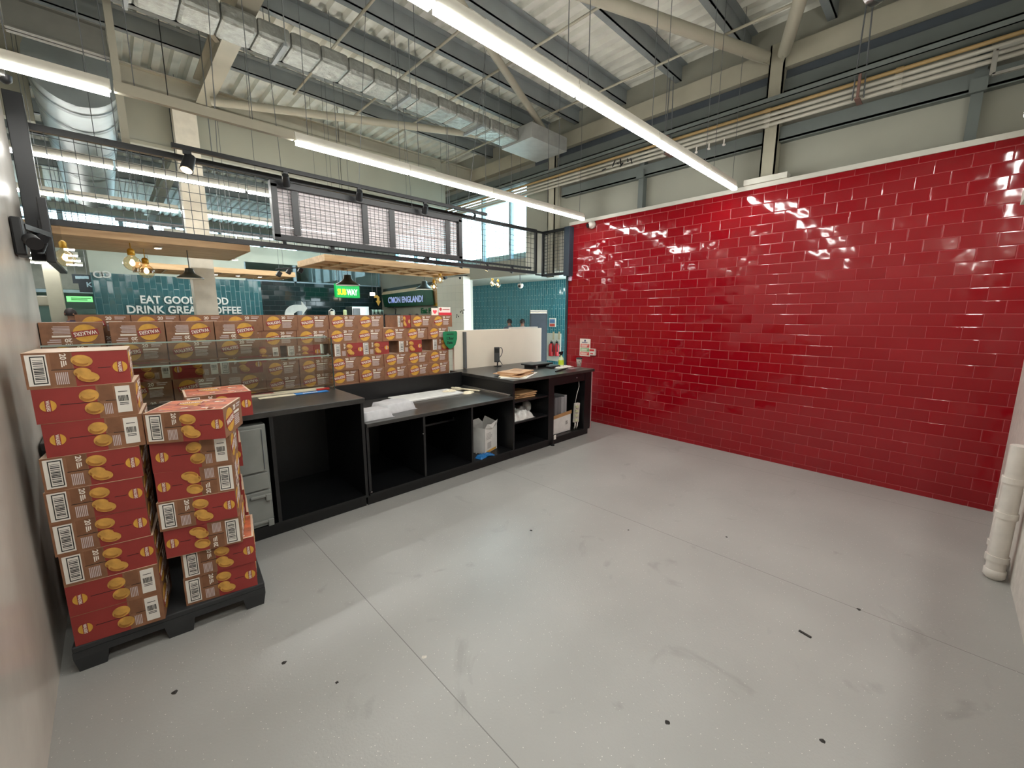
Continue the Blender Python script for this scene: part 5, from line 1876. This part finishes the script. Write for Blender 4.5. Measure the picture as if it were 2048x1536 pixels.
MB().box(a.x, b.x, 4.5, 4.506, 1.6005, a.z).build('card', LABELW, t)
m = MB()
cx, cz = (a.x+b.x)/2, (a.z+b.z)/2
m.poly([(cx+.03*(16*math.sin(i*PI/10)**3)/16, 4.499, cz+.03*(13*math.cos(i*PI/10)-5*math.cos(2*i*PI/10)-2*math.cos(3*i*PI/10)-math.cos(4*i*PI/10))/16) for i in range(20)], (0, -.002, 0))
m.build('heart', mat('coral_pink', (238, 84, 96), .4), t)
a, b = at(877, 614, y=4.54), at(901, 632, y=4.54)
t = thing('card_display', 'white and red promotional card at the right end above the box wall', 'display card', (a.x, 4.54, 1.6))
MB().box(a.x, b.x, 4.54, 4.546, 1.6005, a.z).build('card', LABELW, t)
MB().box(a.x, b.x+.008, 4.525, 4.54, 1.6005, 1.634).build('red_base', mat('promo_red', (200, 50, 66), .4), t)
m = MB().cyl((a.x+.03, 4.5395, a.z-.028), (a.x+.03, 4.5385, a.z-.028), .02, seg=16).box(a.x+.06, b.x-.015, 4.5385, 4.5395, a.z-.034, a.z-.024)
m.build('print', mat('promo_print', (170, 60, 66), .4), t)
m = MB().box(4.7, 5.1, 7.5, 8.6, 0, 1.30)
tag(m.build('service_counter', MATS['white_counter']), 'white return of the service counter beside the tiled pillar', 'counter')
# arrows
A = mat('white_arrow_board', (216, 218, 212), .45)
a = at(570, 630, y=8.9)
b = at(614, 604, y=8.9)
t = thing('arrow_sign', 'large white curved arrow board pointing right above the box wall', 'sign', (a.x, 8.9, 1.3))
pts = []
for i in range(9):
    an = PI-i*PI/16
    pts.append((a.x+.22+.22*math.cos(an), 8.9, a.z+.0+.20*math.sin(an)))
hx = a.x+.22
pts += [(hx+.10, 8.9, a.z+.20), (hx+.10, 8.9, a.z+.27), (b.x, 8.9, a.z+.135), (hx+.10, 8.9, a.z+.0), (hx+.10, 8.9, a.z+.08), (hx+.02, 8.9, a.z+.08), (hx-.06, 8.9, a.z+.03), (hx-.06, 8.9, 1.32), (a.x, 8.9, 1.32)]
MB().poly(pts, (0, .02, 0)).build('board', A, t)
p = at(755, 600, y=9.3)
t = thing('arrow_sign', 'small yellow curved arrow pointing down beside the banner', 'sign', p)
pts = [(p.x-.07, 9.3, p.z+.10), (p.x+.0, 9.3, p.z+.11), (p.x+.05, 9.3, p.z+.07), (p.x+.05, 9.3, p.z-.02), (p.x+.08, 9.3, p.z-.02), (p.x+.02, 9.3, p.z-.13), (p.x-.04, 9.3, p.z-.02), (p.x-.005, 9.3, p.z-.02), (p.x-.005, 9.3, p.z+.05), (p.x-.07, 9.3, p.z+.05)]
MB().poly(pts, (0, .02, 0)).build('board', YEL, t)
MB().cyl((p.x, 9.31, p.z+.10), (p.x, 9.31, 4.56), .004, seg=6).build('rod', CABLE, t)
p = at(746, 588, y=9.4)
t = thing('glow_lamp', 'small glowing white lamp box beside the yellow arrow', 'lamp', p)
MB().bbox(p.x-.05, p.x+.05, 9.4, 9.46, p.z-.035, p.z+.035, .006).build('diffuser', DL, t)
MB().cyl((p.x, 9.43, p.z+.035), (p.x, 9.43, 4.56), .004, seg=6).build('cable', CABLE, t)
# hand lettered delivery shield at the end of the carton wall
p0, p1 = at(886, 663, y=4.36), at(915, 697, y=4.36)
W, H = p1.x-p0.x, p0.z-p1.z
t = thing('shield_sign', 'green rounded shield sign hanging at the right end of the box wall', 'sign', ((p0.x+p1.x)/2, 4.36, p1.z))
pts = [(.06, 1), (.94, 1), (1, .92), (.98, .55), (.86, .22), (.62, .02), (.5, 0), (.38, .03), (.14, .26), (.02, .58), (0, .92)]
MB().poly([(p0.x+x*W, 4.36, p1.z+z*H) for x, z in pts], (0, .006, 0)).build('board', mat('shield_green', (30, 122, 82), .4), t)
m = MB()
F = frame((p0.x, 4.359, p1.z), (1, 0, 0), (0, 0, 1))
m.text('Uber', F @ Matrix.Translation((.26*W, .52*H, 0)), h=.17*H, bold=.02)
m.text('Eats', F @ Matrix.Translation((.28*W, .28*H, 0)), h=.17*H, bold=.03)
text_lines(m, F, .25*W, .75*W, .80*H, .88*H, 1, 0)
m.build('lettering', mat('shield_ink', (14, 50, 36), .5), t)
MB().cyl((p0.x+W*.5, 4.368, p1.z+H), (p0.x+W*.5, 4.395, p1.z+H+.05), .003, seg=6).build('string', CABLE, t)

# lobby: fridge, notice, extinguishers, two people beyond the screen
a, b = at(1053, 618, x=8.2), at(1087, 640, x=8.2)
t = thing('display_fridge', 'dark tall display fridge before the teal lobby wall', 'fridge', (8.4, (a.y+b.y)/2, 0))
MR = Matrix.Translation((8.35, (a.y+b.y)/2, 0)) @ Matrix.Rotation(-.80, 4, 'Z')
MB().bbox(-.24, .24, 0, .4, 0, 1.74, .01, M=MR).build('body', mat('fridge_grey', (40, 42, 47), .7), t)
for zz in (1.655, 1.705):
    MB().box(-.22, .22, -.01, 0, zz, zz+.022, M=MR).build('light_strip', mat('warm_strip', (255, 240, 200), .4, vary=0, emit=((255, 236, 190), 1.5)), t)
MB().box(-.20, .20, -.006, 0, .15, 1.62, M=MR).build('door', mat('fridge_glass', (50, 54, 64), .3), t)
a, b = at(1094, 666, x=9.47), at(1120, 736, x=9.47)
t = thing('backing_board', 'white backing board for the extinguishers on the teal wall', 'board', (9.49, (a.y+b.y)/2, .3))
MB().box(9.47, 9.498, b.y, a.y, .25, a.z).build('board', WHITE, t)
EXR = mat('extinguisher_red', (178, 40, 46), .3)
for k, (u, r) in enumerate(((1102, .085), (1113, .065))):
    p = at(u, 695, x=9.36)
    z0, z1 = at(u, 712, x=9.36).z, at(u, 686, x=9.36).z
    t = thing('fire_extinguisher', 'red fire extinguisher on the white board beyond the screen, %s' % ('the wider left one', 'the slimmer right one')[k], 'fire extinguisher', (9.38, p.y, z0), group='fire extinguishers')
    MB().lathe([(0, 0), (r*.9, 0), (r, .02), (r, z1-z0-.08), (r*.7, z1-z0-.03), (r*.3, z1-z0), (0, z1-z0)], (9.38, p.y, z0), 18).build('cylinder', EXR, t)
    MB().bbox(9.35, 9.41, p.y-.03, p.y+.03, z1-.005, z1+.04, .006).bar((9.38, p.y, z1+.05), (9.30, p.y-.05, z1+.07), .02, .012).build('valve', BLACK, t)
    MB().tube([(9.38, p.y, z1+.02), (9.34, p.y-r, z1), (9.32, p.y-r*1.05, z1-.12), (9.33, p.y-r, z1-.25)], .012).build('hose', BLACK, t)
    MB().bbox(9.40, 9.47, p.y-.02, p.y+.02, z1-.12, z1-.06, .004).build('wall_hook', BLACK, t)
    MB().box(9.466, 9.469, p.y-.035, p.y+.035, z1+.1, z1+.33).build('instruction_tag', mat('tag_beige', (196, 180, 150), .5), t)
a, b = at(1099, 636, x=9.48), at(1111, 654, x=9.48)
t = thing('safety_notice', 'blue and red safety notice on the teal tiles above the extinguishers', 'notice', (9.48, (a.y+b.y)/2, b.z))
MB().box(9.47, 9.498, b.y, a.y, b.z, a.z).build('board', LABELW, t)
h = a.z-b.z
MB().box(9.467, 9.470, b.y+.02, a.y-.02, b.z+h*.42, b.z+h*.86).build('blue_panel', mat('notice_blue', (96, 130, 180), .5), t)
MB().box(9.467, 9.470, b.y+.02, a.y-.02, b.z+h*.06, b.z+h*.36).build('red_panel', mat('notice_red', (206, 78, 66), .5), t)

SKIN = (150, 104, 84)


def person(x, y, height, face, shirt, trousers, hairc, label, pose=0):
    """standing figure: one continuous skinned body; hair is a child"""
    k = height/1.75
    J = [(0, 0, .95, .13), (0, 0, 1.15, .125), (0, 0, 1.36, .135), (0, .0, 1.47, .06), (0, -.01, 1.55, .058), (0, -.015, 1.63, .088), (0, -.01, 1.69, .072)]
    E_ = [(0, 1), (1, 2), (2, 3), (3, 4), (4, 5), (5, 6)]
    for s in (-1, 1):
        b = len(J)
        J += [(s*.10, 0, .88, .085), (s*.11, .0, .48, .060), (s*.11, .02, .09, .040), (s*.115, -.13, .03, .035),
              (s*.19, 0, 1.40, .058), (s*.24, .02, 1.12, .042), (s*.22, -.14, .95, .032), (s*.21, -.22, .90, .026)]
        E_ += [(0, b), (b, b+1), (b+1, b+2), (b+2, b+3), (2, b+4), (b+4, b+5), (b+5, b+6), (b+6, b+7)]
        for f in range(5):
            J.append((s*(.185+.014*f), -.27-.012*(2-abs(f-2)), .875+(.03 if f == 0 and s > 0 else 0), .0085))
            E_.append((b+7, len(J)-1))
    me = bpy.data.meshes.new('person')
    me.from_pydata([tuple(c*k for c in j[:3]) for j in J], E_, [])
    o = bpy.data.objects.new('person', me)
    COL.objects.link(o)
    md = o.modifiers.new('s', 'SKIN')
    for v, j in zip(me.skin_vertices[0].data, J):
        v.radius = (j[3]*k, j[3]*k*.9)
    me.skin_vertices[0].data[0].use_root = True
    sd = o.modifiers.new('d', 'SUBSURF')
    sd.levels = sd.render_levels = 2
    dg = bpy.context.evaluated_depsgraph_get()
    nm = bpy.data.meshes.new_from_object(o.evaluated_get(dg))
    o.modifiers.clear()
    o.data = nm
    nm.materials.clear()
    for mm in (mat('skin', SKIN, .5), mat('cloth_%d_%d_%d' % shirt, shirt, .8), mat('cloth_%d_%d_%d' % trousers, trousers, .8), mat('dark_shoe', (34, 32, 32), .5)):
        nm.materials.append(mm)
    for p in nm.polygons:
        c = p.center/k
        p.use_smooth = True
        p.material_index = 3 if c.z < .10 else 2 if c.z < .93 and abs(c.x) < .2 and c.y > -.1 else 1 if 1.0 < c.z < 1.49 else 0 if c.z > 1.0 or c.y < -.1 else 2
    o.location = (x, y, 0)
    o.rotation_euler = (0, 0, face)
    tag(o, label, 'person')
    m = MB()
    prof = [(.088*math.sin(a), .115*(1-math.cos(a))*-1+.115) for a in [i*PI*.62/7 for i in range(8)]]
    m.lathe([(r*k*1.06, (1.63+z)*k) for r, z in prof], (0, 0, 0), 18)
    for i in range(len(m.v)):
        m.v[i] = Vector((m.v[i].x, m.v[i].y*1.12+.012*k, m.v[i].z))
    h = m.build('hair', mat('hair_%d' % hairc[0], hairc, .6), None)
    h.parent = o
    h.location = h.location
    m = MB()
    m.lathe([(0, .012*k), (.010*k, 0), (.014*k, -.02*k), (0, -.022*k)], (0, -.098*k, 1.625*k), 8)
    for s in (-1, 1):
        m.lathe([(0, .022*k), (.012*k, .01*k), (.012*k, -.015*k), (0, -.024*k)], (s*.088*k, 0, 1.63*k), 8)
    f = m.build('face_features', mat('skin', SKIN, .5), None)
    f.parent = o
    m = MB()
    for s in (-1, 1):
        m.lathe([(0, .007*k), (.010*k, 0), (0, -.007*k)], (s*.032*k, -.087*k, 1.652*k), 8)
    m.box(-.022*k, .022*k, -.094*k, -.084*k, 1.583*k, 1.589*k)
    f = m.build('eyes_and_mouth', mat('dark_features', (60, 34, 30), .5), None)
    f.parent = o
    return o


p1, p2, p3 = at(1019, 645, x=9.0), at(1045, 645, x=9.0), at(170, 615, y=13)
person(p1.x, p1.y, 1.50, -.8, (86, 92, 104), (44, 46, 54), (34, 28, 28), 'dark haired person beyond the white screen, left of the two heads')
person(p2.x, p2.y, 1.50, -.6, (150, 140, 136), (44, 46, 54), (40, 34, 32), 'dark haired person beyond the white screen, right of the two heads')
person(p3.x-.2, p3.y-.6, 1.74, .4, (92, 76, 92), (44, 46, 54), (44, 34, 36), 'person in a purple grey top in the entrance corridor at far left')

# specks on the floor
SPK = mat('dark_dirt', (40, 38, 36), .8)
PALEB = mat('pale_plaster_bit', (214, 210, 200), .7)
for k, (u, v, r, mm, lab) in enumerate(((568, 1325, .012, SPK, 'dark crumb on the floor just off the pallet corner'), (674, 1365, .009, SPK, 'small dark crumb on the floor in front of the pallet, further right'), (848, 1314, .012, PALEB, 'pale plaster bit on the floor near the long floor seam'),
                                        (1453, 1074, .010, SPK, 'dark speck on the floor near the second seam'), (1257, 1060, .008, SPK, 'tiny dark speck on the floor midway to the counter'), (1718, 1219, .011, SPK, 'dark oval speck on the floor left of the white pipes'),
                                        (1645, 1482, .011, SPK, 'dark speck on the floor near the lower right of the photo'), (1062, 1061, .013, SPK, 'dark smear like crumb on the floor below the low worktop'), (350, 1384, .014, SPK, 'dull dark crumb on the floor before the pallet foot'),
                                        (1335, 1445, .012, SPK, 'grey scuff crumb at the bottom beside the long floor seam'))):
    p = at(u, v, z=0)
    m = MB()
    seg = 8
    rr = random.Random(k)
    v_ = [(p.x, p.y, r*.5)]+[(p.x+r*rr.uniform(.6, 1.2)*math.cos(2*PI*i/seg), p.y+r*rr.uniform(.6, 1.2)*math.sin(2*PI*i/seg), 0) for i in range(seg)]
    m.add(v_, [(0, 1+i, 1+(i+1) % seg) for i in range(seg)]+[tuple(range(seg, 0, -1))])
    tag(m.build('floor_crumb', mm), lab, 'crumb', 'crumbs on the floor')
a, b = at(1598, 1262, z=0), at(1622, 1276, z=0)
tag(MB().bar(a+Vector((0, 0, .003)), b+Vector((0, 0, .003)), .012, .005).build('bark_sliver', SPK), 'thin dark sliver lying on the floor at the right', 'sliver')

p = at(1041, 571, x=5.2)
t = thing('dome_camera', 'white dome camera on a thin arm under the header before the teal tiles', 'security camera', p)
MB().cyl((5.305, p.y+.12, 2.31), (p.x, p.y, p.z+.02), .008, seg=8).build('arm', CABLE, t)
MB().lathe([(0, .03), (.045, .028), (.05, .0), (.04, -.03), (.015, -.048), (0, -.05)], p, 18).build('dome', WHPIPE, t)
MB().cyl(p+Vector((-.03, -.01, -.01)), p+Vector((-.052, -.02, -.018)), .022, seg=14).build('lens', BLACK, t)
a, b = at(1984, 150, x=5.02), at(2047, 108, x=5.02)
t = thing('cable_rack', 'pale open cable rack hanging at the top right corner', 'cable rack', ((5.02), (a.y+b.y)/2, a.z))
m = MB()
for z in (a.z, a.z+.17):
    m.bar((5.02, a.y, z), (5.02, a.y-.9, z), .025, .02)
for k in range(4):
    m.bar((5.02, a.y-k*.28, a.z), (5.02, a.y-k*.28, a.z+.17), .025, .03)
m.build('rack_frame', STEEL, t)
